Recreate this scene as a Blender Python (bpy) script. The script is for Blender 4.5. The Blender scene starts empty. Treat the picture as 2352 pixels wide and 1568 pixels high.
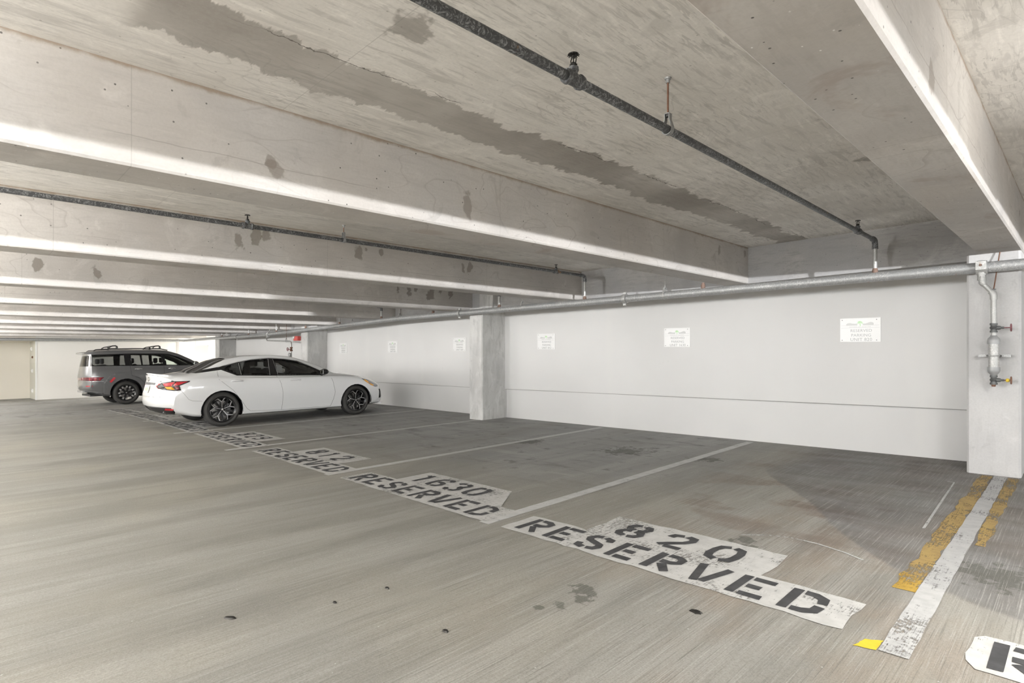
import bpy, bmesh, math, random
from mathutils import Vector, Matrix
random.seed(7)
SC = bpy.context.scene
COL = SC.collection
# ------------------------------------------------------------ camera, sky, sun, exposure
YAW = 0.79026
cam_d = bpy.data.cameras.new('camera')
cam = bpy.data.objects.new('camera', cam_d); COL.objects.link(cam)
cam.location = (0, 0, 1.33)
cam.rotation_euler = (math.pi/2, 0, YAW)
cam_d.sensor_width = 36.0
cam_d.lens = 36.0*1308.7/2352
cam_d.shift_y = (799.57-784)/2352
cam_d.clip_start = 0.03; cam_d.clip_end = 300
SC.camera = cam
world = bpy.data.worlds.new('sky'); SC.world = world
world.use_nodes = True
bg = world.node_tree.nodes['Background']
bg.inputs['Color'].default_value = (0.95, 0.975, 1.0, 1)
bg.inputs['Strength'].default_value = 7.2
sun_d = bpy.data.lights.new('low_sun', 'SUN'); sun_d.energy = 1.9; sun_d.angle = math.radians(0.6)
sun_d.color = (0.98, 0.985, 1.0)
sun = bpy.data.objects.new('low_sun', sun_d); COL.objects.link(sun)
sun.location = (12, -12, 2)
sun.rotation_euler = Vector((-0.82, 0.57, 0.0086)).to_track_quat('-Z', 'Y').to_euler()
SC.view_settings.view_transform = 'Standard'
SC.view_settings.look = 'None'
SC.view_settings.exposure = 1.0
SC.view_settings.gamma = 1.0
SC.view_settings.use_curve_mapping = False
SC.cycles.use_denoising = True
SC.cycles.max_bounces = 10
SC.cycles.diffuse_bounces = 6
SC.cycles.glossy_bounces = 4
SC.cycles.transparent_max_bounces = 12
SC.cycles.sample_clamp_indirect = 6
SC.cycles.caustics_reflective = False
SC.cycles.caustics_refractive = False
LAMP_UP, LAMP_DOWN = 430.0, 62.0

# ------------------------------------------------------------ geometry of the sloping deck
def lerp_table(x, xs, ys):
    if x <= xs[0]: return ys[0]+(x-xs[0])*(ys[1]-ys[0])/(xs[1]-xs[0])
    for i in range(len(xs)-1):
        if x <= xs[i+1]:
            return ys[i]+(x-xs[i])*(ys[i+1]-ys[i])/(xs[i+1]-xs[i])
    return ys[-1]+(x-xs[-1])*(ys[-1]-ys[-2])/(xs[-1]-xs[-2])
KX = [-28.5, -18.7, -16.1, -13.5, 0.0]; KZ = [-.66, -.337, -.25, -.188, 0.0]
def fz(x, y=0):
    w = min(max((x+9)/8, 0), 1)*min(max((y-3)/5.3, 0), 1)*.042
    return lerp_table(x, KX, KZ)+w
def cz(x): return 2.32+.02*x          # underside of the beams
def sz(x): return 2.83+.02*x          # underside of the slab

# ------------------------------------------------------------ mesh helpers
ORG = {}
class MB:
    def __init__(s): s.v = []; s.f = []; s.mi = []; s.cur = 0
    def face(s, idx): s.f.append(tuple(idx)); s.mi.append(s.cur)
    def add(s, vs, fs):
        b = len(s.v); s.v += [tuple(p) for p in vs]
        for q in fs: s.face([b+i for i in q])
    def box(s, a, b, M=None):
        x0, y0, z0 = a; x1, y1, z1 = b
        vs = [(x0,y0,z0),(x1,y0,z0),(x1,y1,z0),(x0,y1,z0),(x0,y0,z1),(x1,y0,z1),(x1,y1,z1),(x0,y1,z1)]
        if M is not None: vs = [M @ Vector(p) for p in vs]
        s.add(vs, [(3,2,1,0),(4,5,6,7),(0,1,5,4),(1,2,6,5),(2,3,7,6),(3,0,4,7)])
    def cbox(s, c, d, M=None):
        s.box([c[i]-d[i]/2 for i in range(3)], [c[i]+d[i]/2 for i in range(3)], M)
    def ring(s, c, ax, r, n, up=None):
        ax = Vector(ax).normalized()
        up = Vector(up) if up else (Vector((0,0,1)) if abs(ax.z) < .9 else Vector((1,0,0)))
        e1 = ax.cross(up).normalized(); e2 = ax.cross(e1).normalized()
        return [Vector(c)+e1*(math.cos(2*math.pi*k/n)*r)+e2*(math.sin(2*math.pi*k/n)*r) for k in range(n)]
    def loft(s, rings, caps=True, closed=True):
        b = len(s.v); n = len(rings[0])
        for r in rings: s.v += [tuple(p) for p in r]
        m = n if closed else n-1
        for i in range(len(rings)-1):
            for k in range(m):
                s.face((b+i*n+k, b+i*n+(k+1)%n, b+(i+1)*n+(k+1)%n, b+(i+1)*n+k))
        if caps and closed:
            s.face([b+k for k in range(n)][::-1]); s.face([b+(len(rings)-1)*n+k for k in range(n)])
    def tube(s, p0, p1, r, n=16, r1=None):
        p0 = Vector(p0); p1 = Vector(p1); ax = p1-p0
        s.loft([s.ring(p0, ax, r, n), s.ring(p1, ax, r if r1 is None else r1, n)])
    def path(s, pts, r, n=14):
        pts = [Vector(p) for p in pts]; R = []
        up = None
        for i, p in enumerate(pts):
            a = (pts[min(i+1, len(pts)-1)]-pts[max(i-1, 0)]).normalized()
            if up is None:
                up = Vector((0,0,1)) if abs(a.z) < .9 else Vector((1,0,0))
            e1 = a.cross(up).normalized(); e2 = e1.cross(a).normalized(); up = e2
            rr = r[i] if isinstance(r, (list, tuple)) else r
            R.append([p+e1*math.cos(2*math.pi*k/n)*rr+e2*math.sin(2*math.pi*k/n)*rr for k in range(n)])
        s.loft(R)
    def lathe(s, c, ax, prof, n=24, caps=True):
        ax = Vector(ax).normalized()
        s.loft([s.ring(Vector(c)+ax*h, ax, max(r, 1e-4), n) for h, r in prof], caps)
    def torus(s, c, ax, R, r, n=20, m=8):
        ax = Vector(ax).normalized(); ctr = s.ring(c, ax, R, n)
        b = len(s.v)
        for p in ctr:
            d = (p-Vector(c)).normalized()
            for k in range(m):
                a = 2*math.pi*k/m
                s.v.append(tuple(p+d*math.cos(a)*r+ax*math.sin(a)*r))
        for i in range(n):
            for k in range(m):
                s.face((b+i*m+k, b+i*m+(k+1)%m, b+((i+1)%n)*m+(k+1)%m, b+((i+1)%n)*m+k))
    def build(s, name, mats, parent=None, smooth=False, loc=None, local=False, bevel=0, recalc=True):
        o0 = ORG.get(parent.name, Vector((0,0,0))) if parent else Vector((0,0,0))
        if local: o0 = Vector((0,0,0))
        if loc is not None: o0 = Vector(loc)
        me = bpy.data.meshes.new(name)
        me.from_pydata([tuple(Vector(p)-o0) for p in s.v], [], s.f)
        if not isinstance(mats, (list, tuple)): mats = [mats]
        for m in mats: me.materials.append(m)
        for i, p in enumerate(me.polygons): p.material_index = s.mi[i]
        if recalc:
            bm = bmesh.new(); bm.from_mesh(me); bmesh.ops.recalc_face_normals(bm, faces=bm.faces); bm.to_mesh(me); bm.free()
        if smooth:
            me.shade_smooth()
            try: me.set_sharp_from_angle(angle=math.radians(smooth if smooth > 1 else 38))
            except Exception: pass
        me.update()
        o = bpy.data.objects.new(name, me); COL.objects.link(o)
        if loc is not None and parent is None: o.location = loc
        if parent: o.parent = parent; ORG[o.name] = ORG.get(parent.name, Vector((0,0,0)))
        else: ORG[o.name] = Vector(loc) if loc is not None else Vector((0,0,0))
        if bevel:
            md = o.modifiers.new('bevel', 'BEVEL'); md.width = bevel; md.segments = 2; md.limit_method = 'ANGLE'
        return o
def tag(o, label=None, cat=None, group=None, kind=None):
    if label: o['label'] = label
    if cat: o['category'] = cat
    if group: o['group'] = group
    if kind: o['kind'] = kind
    return o
def thing(name, loc, label, cat, group=None, rz=0, rot=None):
    o = bpy.data.objects.new(name, None); COL.objects.link(o); o.location = loc
    o.empty_display_size = .1
    if rot is not None: o.rotation_euler = rot
    else: o.rotation_euler = (0, 0, rz)
    ORG[o.name] = Vector(loc)
    return tag(o, label, cat, group)

# ------------------------------------------------------------ node helpers
class N:
    def __init__(s, name):
        s.m = bpy.data.materials.new(name); s.m.use_nodes = True
        s.t = s.m.node_tree; s.b = s.t.nodes['Principled BSDF']; s.out = s.t.nodes['Material Output']
        s._p = None
    def node(s, ty, **kw):
        n = s.t.nodes.new(ty)
        for k, v in kw.items():
            if k.startswith('_'): setattr(n, k[1:], v)
        for k, v in kw.items():
            if k.startswith('_'): continue
            key = int(k[1:]) if k[0] == 'i' and k[1:].isdigit() else k.replace('__', ' ')
            s.put(n.inputs[key], v)
        return n
    def put(s, sock, v):
        if hasattr(v, 'is_linked') or isinstance(v, bpy.types.NodeSocket): s.t.links.new(v, sock)
        else:
            if sock.type == 'RGBA' and len(v) == 3: v = (*v, 1)
            sock.default_value = v
    def pos(s):
        if s._p is None: s._p = s.t.nodes.new('ShaderNodeNewGeometry').outputs['Position']
        return s._p
    def scaled(s, sc, off=(0,0,0), src=None):
        n = s.node('ShaderNodeMapping'); s.put(n.inputs['Vector'], src or s.pos())
        n.inputs['Scale'].default_value = sc; n.inputs['Location'].default_value = off
        return n.outputs[0]
    def noise(s, scale=1, detail=4, rough=.55, vec=None, dist=0):
        n = s.node('ShaderNodeTexNoise', Scale=scale, Detail=detail, Roughness=rough, Distortion=dist)
        s.put(n.inputs['Vector'], vec or s.pos()); return n.outputs[0]
    def vor(s, scale, vec=None, feature='F1', rnd=1):
        n = s.t.nodes.new('ShaderNodeTexVoronoi'); n.feature = feature
        n.inputs['Scale'].default_value = scale; n.inputs['Randomness'].default_value = rnd
        s.put(n.inputs['Vector'], vec or s.pos()); return n.outputs['Distance'], (n.outputs.get('Color') if feature == 'F1' else None)
    def xyz(s, vec=None):
        n = s.node('ShaderNodeSeparateXYZ'); s.put(n.inputs[0], vec or s.pos()); return n.outputs
    def math(s, op, a, b=0.0, c=None, clamp=False):
        n = s.t.nodes.new('ShaderNodeMath'); n.operation = op; n.use_clamp = clamp
        s.put(n.inputs[0], a); s.put(n.inputs[1], b)
        if c is not None: s.put(n.inputs[2], c)
        return n.outputs[0]
    def smooth(s, v, a, b, lo=0.0, hi=1.0):
        n = s.t.nodes.new('ShaderNodeMapRange'); n.interpolation_type = 'SMOOTHSTEP'
        s.put(n.inputs['Value'], v)
        for k, q in zip(('From Min', 'From Max', 'To Min', 'To Max'), (a, b, lo, hi)): n.inputs[k].default_value = q
        return n.outputs[0]
    def mix(s, f, a, b, blend='MIX'):
        n = s.t.nodes.new('ShaderNodeMix'); n.data_type = 'RGBA'; n.blend_type = blend
        s.put(n.inputs[0], f); s.put(n.inputs[6], a); s.put(n.inputs[7], b); return n.outputs[2]
    def mul(s, *a):
        r = a[0]
        for b in a[1:]: r = s.math('MULTIPLY', r, b)
        return r
    def bandx(s, v, a, b, soft):      # 1 inside a..b
        return s.mul(s.smooth(v, a-soft, a+soft), s.smooth(v, b-soft, b+soft, 1, 0))
    def spot(s, cx, cy, r, axes=(0, 1), wob=None, sy=1.0):
        o = s.xyz()
        dx = s.math('SUBTRACT', o[axes[0]], cx); dy = s.math('MULTIPLY', s.math('SUBTRACT', o[axes[1]], cy), sy)
        d = s.math('SQRT', s.math('ADD', s.math('MULTIPLY', dx, dx), s.math('MULTIPLY', dy, dy)))
        if wob is not None: d = s.math('ADD', d, s.math('MULTIPLY', s.math('SUBTRACT', wob, .5), r*4.5))
        return s.smooth(d, r*.75, r*1.15, 1, 0)
    def bump(s, h, strength=.2, dist=.01):
        n = s.node('ShaderNodeBump', Strength=strength, Distance=dist, Height=h); s.t.links.new(n.outputs[0], s.b.inputs['Normal'])
    def set(s, **kw):
        for k, v in kw.items(): s.put(s.b.inputs[k.replace('__', ' ')], v)
        return s.m
def simple(name, col, rough=.5, metal=0.0, **kw):
    n = N(name); n.set(Base__Color=(*col, 1), Roughness=rough, Metallic=metal)
    for k, v in kw.items(): n.set(**{k: v})
    return n.m

def grime_floor(n):                    # dirt left where cars stand; it lies over the paint too
    o = n.xyz(); w = n.noise(1.3, 4); w2 = n.noise(5, 4)
    yy = n.math('ADD', o[1], n.math('MULTIPLY', n.math('SUBTRACT', w, .5), 1.6))
    stall = n.mul(n.smooth(yy, 3.3, 5.4), n.smooth(o[0], -2.2, -4.2))
    return stall, w, w2
def dark_area_mask(n):                      # a crisp edged darker area on the deck near the painted column
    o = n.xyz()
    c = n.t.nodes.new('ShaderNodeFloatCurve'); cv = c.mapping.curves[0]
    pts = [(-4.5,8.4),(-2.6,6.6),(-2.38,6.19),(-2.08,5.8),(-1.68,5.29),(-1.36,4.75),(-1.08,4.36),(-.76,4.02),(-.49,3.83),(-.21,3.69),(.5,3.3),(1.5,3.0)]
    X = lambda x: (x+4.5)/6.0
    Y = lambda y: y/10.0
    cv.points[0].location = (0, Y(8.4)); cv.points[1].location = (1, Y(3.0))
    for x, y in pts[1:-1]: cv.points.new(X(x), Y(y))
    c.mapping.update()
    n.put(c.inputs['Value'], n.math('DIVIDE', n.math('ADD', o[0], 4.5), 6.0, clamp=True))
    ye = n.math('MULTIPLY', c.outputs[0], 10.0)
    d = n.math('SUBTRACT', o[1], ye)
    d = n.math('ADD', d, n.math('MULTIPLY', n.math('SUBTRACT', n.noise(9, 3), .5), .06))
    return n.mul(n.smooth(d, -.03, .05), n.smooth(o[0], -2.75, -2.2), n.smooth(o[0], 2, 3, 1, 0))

def mat_floor():
    n = N('deck_concrete'); o = n.xyz()
    stall, w, w2 = grime_floor(n)
    st = n.noise(1, 5, .6, n.scaled((3.2, .33, 1)), .4)
    st2 = n.noise(1, 4, .6, n.scaled((11, .9, 1), (3, 1, 0)), .2)
    fine = n.noise(110, 4, .75)
    big = n.noise(.55, 3, .5, n.scaled((1, 1, 1), (9, 4, 0)))
    c = n.mix(n.smooth(st, .34, .66), (.215, .207, .187), (.318, .308, .284))
    c = n.mix(n.mul(n.smooth(big, .45, .65), .45), c, (.335, .312, .262))
    c = n.mix(n.mul(n.smooth(st2, .52, .66), .42), c, (.20, .193, .175))
    sx = n.noise(1, 5, .62, n.scaled((.8, 2.6, 1), (6, 1, 0)), .5)
    dark = n.mix(n.smooth(st, .35, .66), (.25, .25, .247), (.345, .343, .335))
    dark = n.mix(n.mul(n.smooth(sx, .52, .70), .8), dark, (.15, .149, .147))
    dark = n.mix(n.mul(n.smooth(sx, .44, .30), .6), dark, (.40, .397, .385))
    dark = n.mix(n.mul(n.smooth(w2, .60, .72), .6), dark, (.07, .068, .066))
    stl = n.math('MULTIPLY', stall, n.smooth(n.noise(.9, 4, .6, n.scaled((1.6,.6,1), (5,5,0))), .2, .62, .72, 1.0))
    c = n.mix(stl, c, dark)
    c = n.mix(n.mul(n.smooth(o[0], -12, -18), n.smooth(n.noise(1, 3, .5, n.scaled((.5,.12,1),(2,2,2))), .35, .6, .4, .9)), c, dark)
    warm = n.mul(n.smooth(o[0], -3.4, -1.2), n.smooth(n.noise(1, 4, .6, n.scaled((1.3, .7, 1), (4, 9, 0))), .42, .66), n.smooth(o[1], 1.2, 2.8))
    c = n.mix(n.mul(warm, .6), c, (.25, .195, .145))
    # rust brown and oily areas in the nearest stall
    rust = n.mul(n.bandx(o[0], -2.6, .6, .6), n.smooth(o[1], 3.3, 5.2), n.smooth(n.noise(1, 4, .6, n.scaled((1.2, 2.0, 1), (2, 7, 0))), .46, .66))
    c = n.mix(n.mul(rust, .8), c, (.135, .085, .06))
    f = dark_area_mask(n)
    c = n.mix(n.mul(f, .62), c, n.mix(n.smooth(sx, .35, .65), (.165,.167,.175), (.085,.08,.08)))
    # dark wheel tracks left across the aisle
    tr = n.mul(n.smooth(n.noise(1, 3, .5, n.scaled((.9, .16, 1), (1.7, 0, 0))), .53, .68), .42)
    c = n.mix(tr, c, (.19, .18, .16))
    spots = [(-1.99,2.54,.07),(-1.93,2.44,.05),(-1.96,2.30,.045),(-2.02,2.20,.03),(-.38,4.35,.20),(-4.35,6.45,.28),(-1.7,3.98,.08),(-1.62,3.86,.06),(-5.9,6.2,.2),(-3.3,6.6,.16)]
    w3 = n.noise(11, 5, .65)
    for sx_, sy_, r in spots:
        c = n.mix(n.mul(n.spot(sx_, sy_, r, wob=w3), .72), c, (.062, .062, .05))
    # broom lines
    br = n.noise(1, 4, .75, n.scaled((150, 1.6, 1)), .12)
    near = n.smooth(o[0], -7, -1.5)
    c = n.mix(n.mul(n.smooth(br, .53, .66), near, .50), c, (.46, .45, .42))
    c = n.mix(n.mul(n.smooth(br, .46, .34), near, .55), c, (.10, .095, .085))
    c = n.mix(n.smooth(fine, .35, .7, 0, .38), c, (.10, .096, .085))
    grit = n.noise(330, 2, .6)
    c = n.mix(n.smooth(grit, .55, .75, 0, .4), c, (.48, .47, .44))
    dots = n.vor(7.0)[0]
    c = n.mix(n.mul(n.smooth(dots, .022, .035, 1, 0), .8), c, (.50, .49, .47))
    n.bump(n.math('ADD', n.math('MULTIPLY', br, n.math('MULTIPLY', near, .7)), n.math('MULTIPLY', fine, .35)), .5, .006)
    return n.set(Base__Color=c, Roughness=n.smooth(st, .3, .7, .62, .85), Specular__IOR__Level=.35)

def mat_paint(name, col, wear=.5, col2=None, darkening=.5):
    n = N(name); fl = n.noise(38, 5, .7); st = n.noise(1, 4, .7, n.scaled((120, 6, 1)))
    w = n.noise(2.2, 3)
    a = n.math('ADD', n.math('MULTIPLY', fl, .55), n.math('MULTIPLY', st, .45))
    a = n.math('ADD', a, n.math('MULTIPLY', n.math('SUBTRACT', w, .5), .55))
    al = n.smooth(a, wear-.36, wear-.20)
    c = n.mix(n.smooth(n.noise(14, 4), .35, .7), (*col, 1), (*(col2 or [k*.86 for k in col]), 1))
    c = n.mix(n.mul(dark_area_mask(n), darkening), c, (.15, .15, .155))  # the crisp edged darker area carries on over the paint
    c = n.mix(n.mul(grime_floor(n)[0], darkening*.8), c, (.17, .17, .165))
    n.bump(n.math('ADD', fl, st), .25, .003)
    return n.set(Base__Color=c, Roughness=.72, Alpha=al)

def mat_conc(name, c1, c2, axis='y', holes=.5, patches=None, seams=.66, streak=1.0, cool=0.0, extra=None):
    n = N(name); o = n.xyz()
    sc = {'y': (20, 2.6, 20), 'x': (2.2, 13, 13), 'z': (5, 5, 1.2)}[axis]
    big = n.noise(.9, 4, .55); mid = n.noise(3.3, 4, .6, n.scaled((1,1,1), (4,2,1)), .6); st = n.noise(1, 4, .62, n.scaled(sc), .5)
    fine = n.noise(60, 3, .6)
    c = n.mix(n.smooth(big, .36, .64), c1, c2)
    dk = [k*.72 for k in c1]; lt = [min(1, k*1.22) for k in c2]
    c = n.mix(n.mul(n.smooth(st, .53, .62), n.smooth(n.noise(2.2, 2), .35, .6, .35, 1), .48*streak), c, dk)
    c = n.mix(n.mul(n.smooth(st, .44, .34), .35*streak), c, lt)
    stf = n.noise(1, 3, .6, n.scaled([k*2.4 for k in sc], (3, 1, 2)), .6)
    c = n.mix(n.mul(n.smooth(stf, .54, .60), n.smooth(n.noise(1.4, 2, .5, n.scaled((1,1,1),(8,1,1))), .4, .6, .2, 1), .45*streak), c, [k*.70 for k in c1])
    sm = n.noise(2.4, 5, .68, n.scaled((1,1,1), (2,8,5)), 1.6)
    c = n.mix(n.mul(n.smooth(sm, .60, .68), .38), c, [k*.70 for k in c1])
    c = n.mix(n.mul(n.smooth(sm, .37, .30), .35), c, lt)
    c = n.mix(n.mul(n.smooth(mid, .56, .76), .5), c, lt)
    c = n.mix(n.mul(n.smooth(mid, .40, .28), .45), c, [k*.78 for k in c1])
    if cool: c = n.mix(n.mul(n.smooth(n.noise(1.1, 3, .5, n.scaled((1,1,1),(7,7,3))), .42, .62), cool), c, (.40, .40, .405))
    if holes:
        for s_, t_ in ((6.0, .045), (14.0, .085)):
            d, _ = n.vor(s_); gate = n.noise(1.6, 2, .5, n.scaled((1,1,1), (s_,1,1)))
            c = n.mix(n.mul(n.smooth(d, t_*.6, t_, 1, 0), n.smooth(gate, .40, .48), holes), c, (.06, .055, .05))
    if seams:
        s1 = n.math('ABSOLUTE', n.math('SUBTRACT', n.math('FRACT', n.math('DIVIDE', n.math('ADD', o[1], 2.57*1.5-(seams or 0)), 2.57)), .5))
        c = n.mix(n.mul(n.smooth(s1, .0005, .0014, 1, 0), .6), c, dk)
    if extra: c = extra(n, o, c)
    c = n.mix(n.smooth(fine, .35, .75, 0, .18), c, dk)
    n.bump(n.math('ADD', n.math('MULTIPLY', mid, .5), n.math('MULTIPLY', fine, .4)), .18, .006)
    return n.set(Base__Color=c, Roughness=.8, Specular__IOR__Level=.25)
def slab_extra(n, o, c):
    w = n.noise(1, 5, .65, n.scaled((1.0, 6.0, 1)), .2)
    xs = n.math('ADD', o[0], n.math('MULTIPLY', n.math('SUBTRACT', w, .5), .34))
    xs = n.math('ADD', xs, n.math('MULTIPLY', n.math('SUBTRACT', n.noise(.5, 2), .5), .35))
    m = n.mul(n.bandx(xs, -3.0, -2.63, .012), n.smooth(o[1], .5, .62))
    c = n.mix(n.mul(m, n.smooth(n.noise(.8, 3), .3, .7, .45, .9)), c, (.285, .262, .235))
    xc = n.math('ADD', o[0], n.math('MULTIPLY', n.math('SUBTRACT', n.noise(1.2, 6, .7), .5), .28))
    crack = n.mul(n.smooth(n.math('ABSOLUTE', n.math('SUBTRACT', xc, -2.62)), .002, .005, 1, 0), n.smooth(n.noise(1.1, 2), .45, .5))
    c = n.mix(n.mul(crack, .8), c, (.07, .06, .05))
    wob = n.noise(6, 4)
    for a, b, r in ((-2.15, 1.5, .10), (-2.0, .9, .13), (-5.2, 5.2, .10), (-5.5, 5.9, .07), (-4.5, 3.3, .05), (-7.5, 7.2, .2), (-1.2, 5.1, .06)):
        c = n.mix(n.mul(n.spot(a, b, r, wob=wob), .6), c, (.20, .18, .155))
    # cast plywood grain loops
    g = n.math('FRACT', n.math('MULTIPLY', n.noise(.9, 2, .5, n.scaled((2.2, .9, 1), (3, 3, 3))), 26))
    c = n.mix(n.mul(n.smooth(g, .0, .18, 1, 0), n.smooth(n.noise(.7, 2), .5, .6), .22), c, (.22, .205, .18))
    return c
def beam_extra(n, o, c):
    wob = n.noise(7, 4)
    for y, z, r in ((1.38, 2.39, .045), (1.36, 2.44, .03), (2.87, 2.46, .05), (8.0, 2.66, .05), (7.2, 2.6, .04)):
        c = n.mix(n.mul(n.spot(y, z, r, (1, 2), wob, .7), n.smooth(o[0], -3.6, -3.39), .6), c, (.24, .205, .175))
    g2 = n.mul(n.smooth(o[0], -6.6, -6.41), n.smooth(o[0], -6.3, -6.2, 1, 0))
    for y, z, r in ((2.22, 2.49, .06), (2.40, 2.55, .05), (2.5, 2.56, .04), (3.64, 2.52, .06), (3.75, 2.58, .03), (3.96, 2.56, .04), (5.33, 2.51, .04), (5.45, 2.51, .04)):
        c = n.mix(n.mul(n.spot(y, z, r, (1, 2), wob, .7), g2, .65), c, (.20, .175, .14))
    g3 = n.mul(n.smooth(o[0], -9.6, -9.41), n.smooth(o[0], -9.3, -9.2, 1, 0))
    for y, z, r in ((.83, 2.41, .06), (1.43, 2.355, .06), (6.2, 2.48, .05), (6.45, 2.47, .06), (6.62, 2.5, .04), (6.99, 2.47, .09), (7.25, 2.5, .05), (7.5, 2.46, .05)):
        c = n.mix(n.mul(n.spot(y, z, r, (1, 2), wob, .7), g3, .7), c, (.18, .155, .13))
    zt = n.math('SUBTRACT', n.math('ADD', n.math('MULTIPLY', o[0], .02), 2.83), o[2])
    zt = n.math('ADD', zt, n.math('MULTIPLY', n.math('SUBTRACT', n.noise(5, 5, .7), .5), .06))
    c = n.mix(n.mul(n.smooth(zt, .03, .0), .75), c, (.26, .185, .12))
    g_ = n.t.nodes.new('ShaderNodeNewGeometry'); nz = n.xyz(g_.outputs['Normal'])[2]; under = n.smooth(nz, -.6, -.8)
    d, _ = n.vor(22.0, n.scaled((1, .7, 1)))
    c = n.mix(n.mul(n.smooth(d, .05, .09, 1, 0), n.smooth(n.noise(1.3, 3, .5, n.scaled((1,1,1),(1,6,2))), .5, .58), under), c, (.82, .81, .79))
    c = n.mix(n.mul(n.smooth(n.noise(1.6, 5, .7, n.scaled((1,.8,1),(4,4,4)), 1), .55, .68), under, .45), c, (.34, .27, .23))
    # arcs left by the form liner
    g = n.math('FRACT', n.math('MULTIPLY', n.noise(.8, 2, .5, n.scaled((1, 1.2, 2.6), (1, 5, 2))), 9))
    c = n.mix(n.mul(n.smooth(g, 0, .10, 1, 0), n.smooth(n.noise(.9, 2), .45, .6), .3), c, (.27, .24, .22))
    zb = n.math('SUBTRACT', o[2], n.math('ADD', n.math('MULTIPLY', o[0], .02), 2.475))
    zb = n.math('ADD', zb, n.math('MULTIPLY', n.math('SUBTRACT', n.noise(2.2, 4), .5), .05))
    c = n.mix(n.mul(n.smooth(n.math('ABSOLUTE', zb), .001, .004, 1, 0), n.smooth(n.noise(.7, 2), .4, .55), .5), c, (.27, .24, .22))
    return c

M = {}
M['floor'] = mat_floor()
M['slab'] = mat_conc('slab_concrete', (.70, .672, .63), (.80, .775, .735), 'y', .35, streak=1.2, extra=slab_extra, seams=1.43)
M['beam'] = mat_conc('beam_concrete', (.50, .473, .445), (.585, .56, .532), 'y', .85, streak=.35, cool=.25, extra=beam_extra)
M['girder'] = mat_conc('girder_concrete', (.36, .35, .34), (.46, .45, .44), 'x', .5, streak=.8, cool=.7, seams=False)
M['column_raw'] = mat_conc('column_raw_concrete', (.54, .535, .52), (.64, .635, .62), 'z', .25, seams=False, cool=.3)
M['column_painted'] = mat_conc('column_painted_concrete', (.50, .495, .49), (.57, .565, .56), 'z', .0, seams=False, streak=.4, cool=.3)
def mat_wall():
    n = N('white_wall_paint'); o = n.xyz()
    big = n.noise(.5, 3, .5); vs = n.noise(1, 3, .5, n.scaled((3.0, 1, .35)))
    c = n.mix(n.smooth(big, .35, .65), (.645, .64, .632), (.685, .68, .672))
    c = n.mix(n.mul(n.smooth(vs, .56, .74), .35), c, (.70, .695, .675))
    c = n.mix(n.mul(n.smooth(n.noise(4, 4), .68, .76), .25), c, (.55, .54, .52))
    n.bump(n.noise(90, 3), .06, .003)
    return n.set(Base__Color=c, Roughness=.6, Specular__IOR__Level=.3)
M['wall'] = mat_wall()
M['cream'] = simple('cream_wall_paint', (.80, .76, .68), .6)
M['cream_door'] = simple('cream_door_paint', (.74, .62, .42), .5)
M['white'] = simple('white_trim_paint', (.82, .82, .81), .5)
def mat_pipe(name, base, scale_c, metal, amount, rough=.5):
    n = N(name)
    a = n.noise(1, 5, .7, n.scaled((34, 34, 34)), 2.2); b = n.noise(5, 3)
    c = n.mix(n.mul(n.smooth(a, .47, .62), n.smooth(b, .3, .55, .3, 1), amount), base, scale_c)
    c = n.mix(n.mul(n.smooth(n.noise(9, 4), .68, .75), .7), c, (.30, .17, .08))
    n.bump(a, .3, .004)
    return n.set(Base__Color=c, Roughness=rough, Metallic=metal)
M['black_pipe'] = mat_pipe('black_steel_pipe', (.075, .078, .082), (.36, .37, .38), .2, .85)
M['galv'] = mat_pipe('galvanised_pipe', (.34, .345, .345), (.56, .56, .55), .4, 1.0, .5)
M['galv_light'] = mat_pipe('bright_galvanised_pipe', (.40, .40, .39), (.58, .58, .565), .45, .9, .45)
M['iron'] = simple('cast_iron', (.13, .135, .135), .55, .5)
M['iron_grey'] = simple('grey_reducer_paint', (.33, .335, .335), .5, .3)
M['dark'] = simple('blackened_bronze', (.03, .028, .025), .5, .6)
M['rust'] = simple('rusty_steel', (.20, .105, .07), .75, .3)
M['rust_pale'] = simple('orange_rust', (.21, .14, .11), .8, .1)
M['valve_red'] = simple('dull_red_handwheel', (.20, .075, .085), .5, .2)
M['yellow'] = simple('yellow_tag_paint', (.72, .52, .05), .5)
M['paint_white'] = mat_paint('white_stencil_paint', (.50, .495, .48), .67, darkening=.2)
M['paint_line'] = mat_paint('white_line_paint', (.50, .50, .49), .60, darkening=.12)
M['paint_black'] = mat_paint('black_stencil_paint', (.036, .036, .038), .52, (.055, .055, .058), darkening=.0)
M['paint_yellow'] = mat_paint('yellow_line_paint', (.40, .26, .045), .74, (.31, .19, .03), darkening=.3)
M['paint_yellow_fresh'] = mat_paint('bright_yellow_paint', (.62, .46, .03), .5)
M['chalk'] = mat_paint('thin_white_scrape', (.44, .44, .43), .67, darkening=.1)
M['stripe_white'] = mat_paint('worn_white_stripe_paint', (.44, .44, .435), .68, darkening=.2)
M['sign'] = simple('glossy_sign_enamel', (.74, .74, .735), .3)
M['end_wall'] = simple('end_wall_white_paint', (.85, .835, .80), .6)
M['sign_grey'] = simple('grey_sign_print', (.36, .365, .365), .3)
M['sign_light'] = simple('light_grey_sign_print', (.52, .525, .52), .3)
M['sign_green'] = simple('pale_green_sign_print', (.42, .66, .36), .3)
M['red'] = simple('red_alarm_plastic', (.55, .07, .06), .4)
M['screw'] = simple('dark_screw', (.08, .08, .08), .4, .6)
M['stripe_shade'] = simple('ledge_shadow_line', (.35, .34, .33), .7)  # dark colour standing in for the shadow line under the wall ledge
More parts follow.
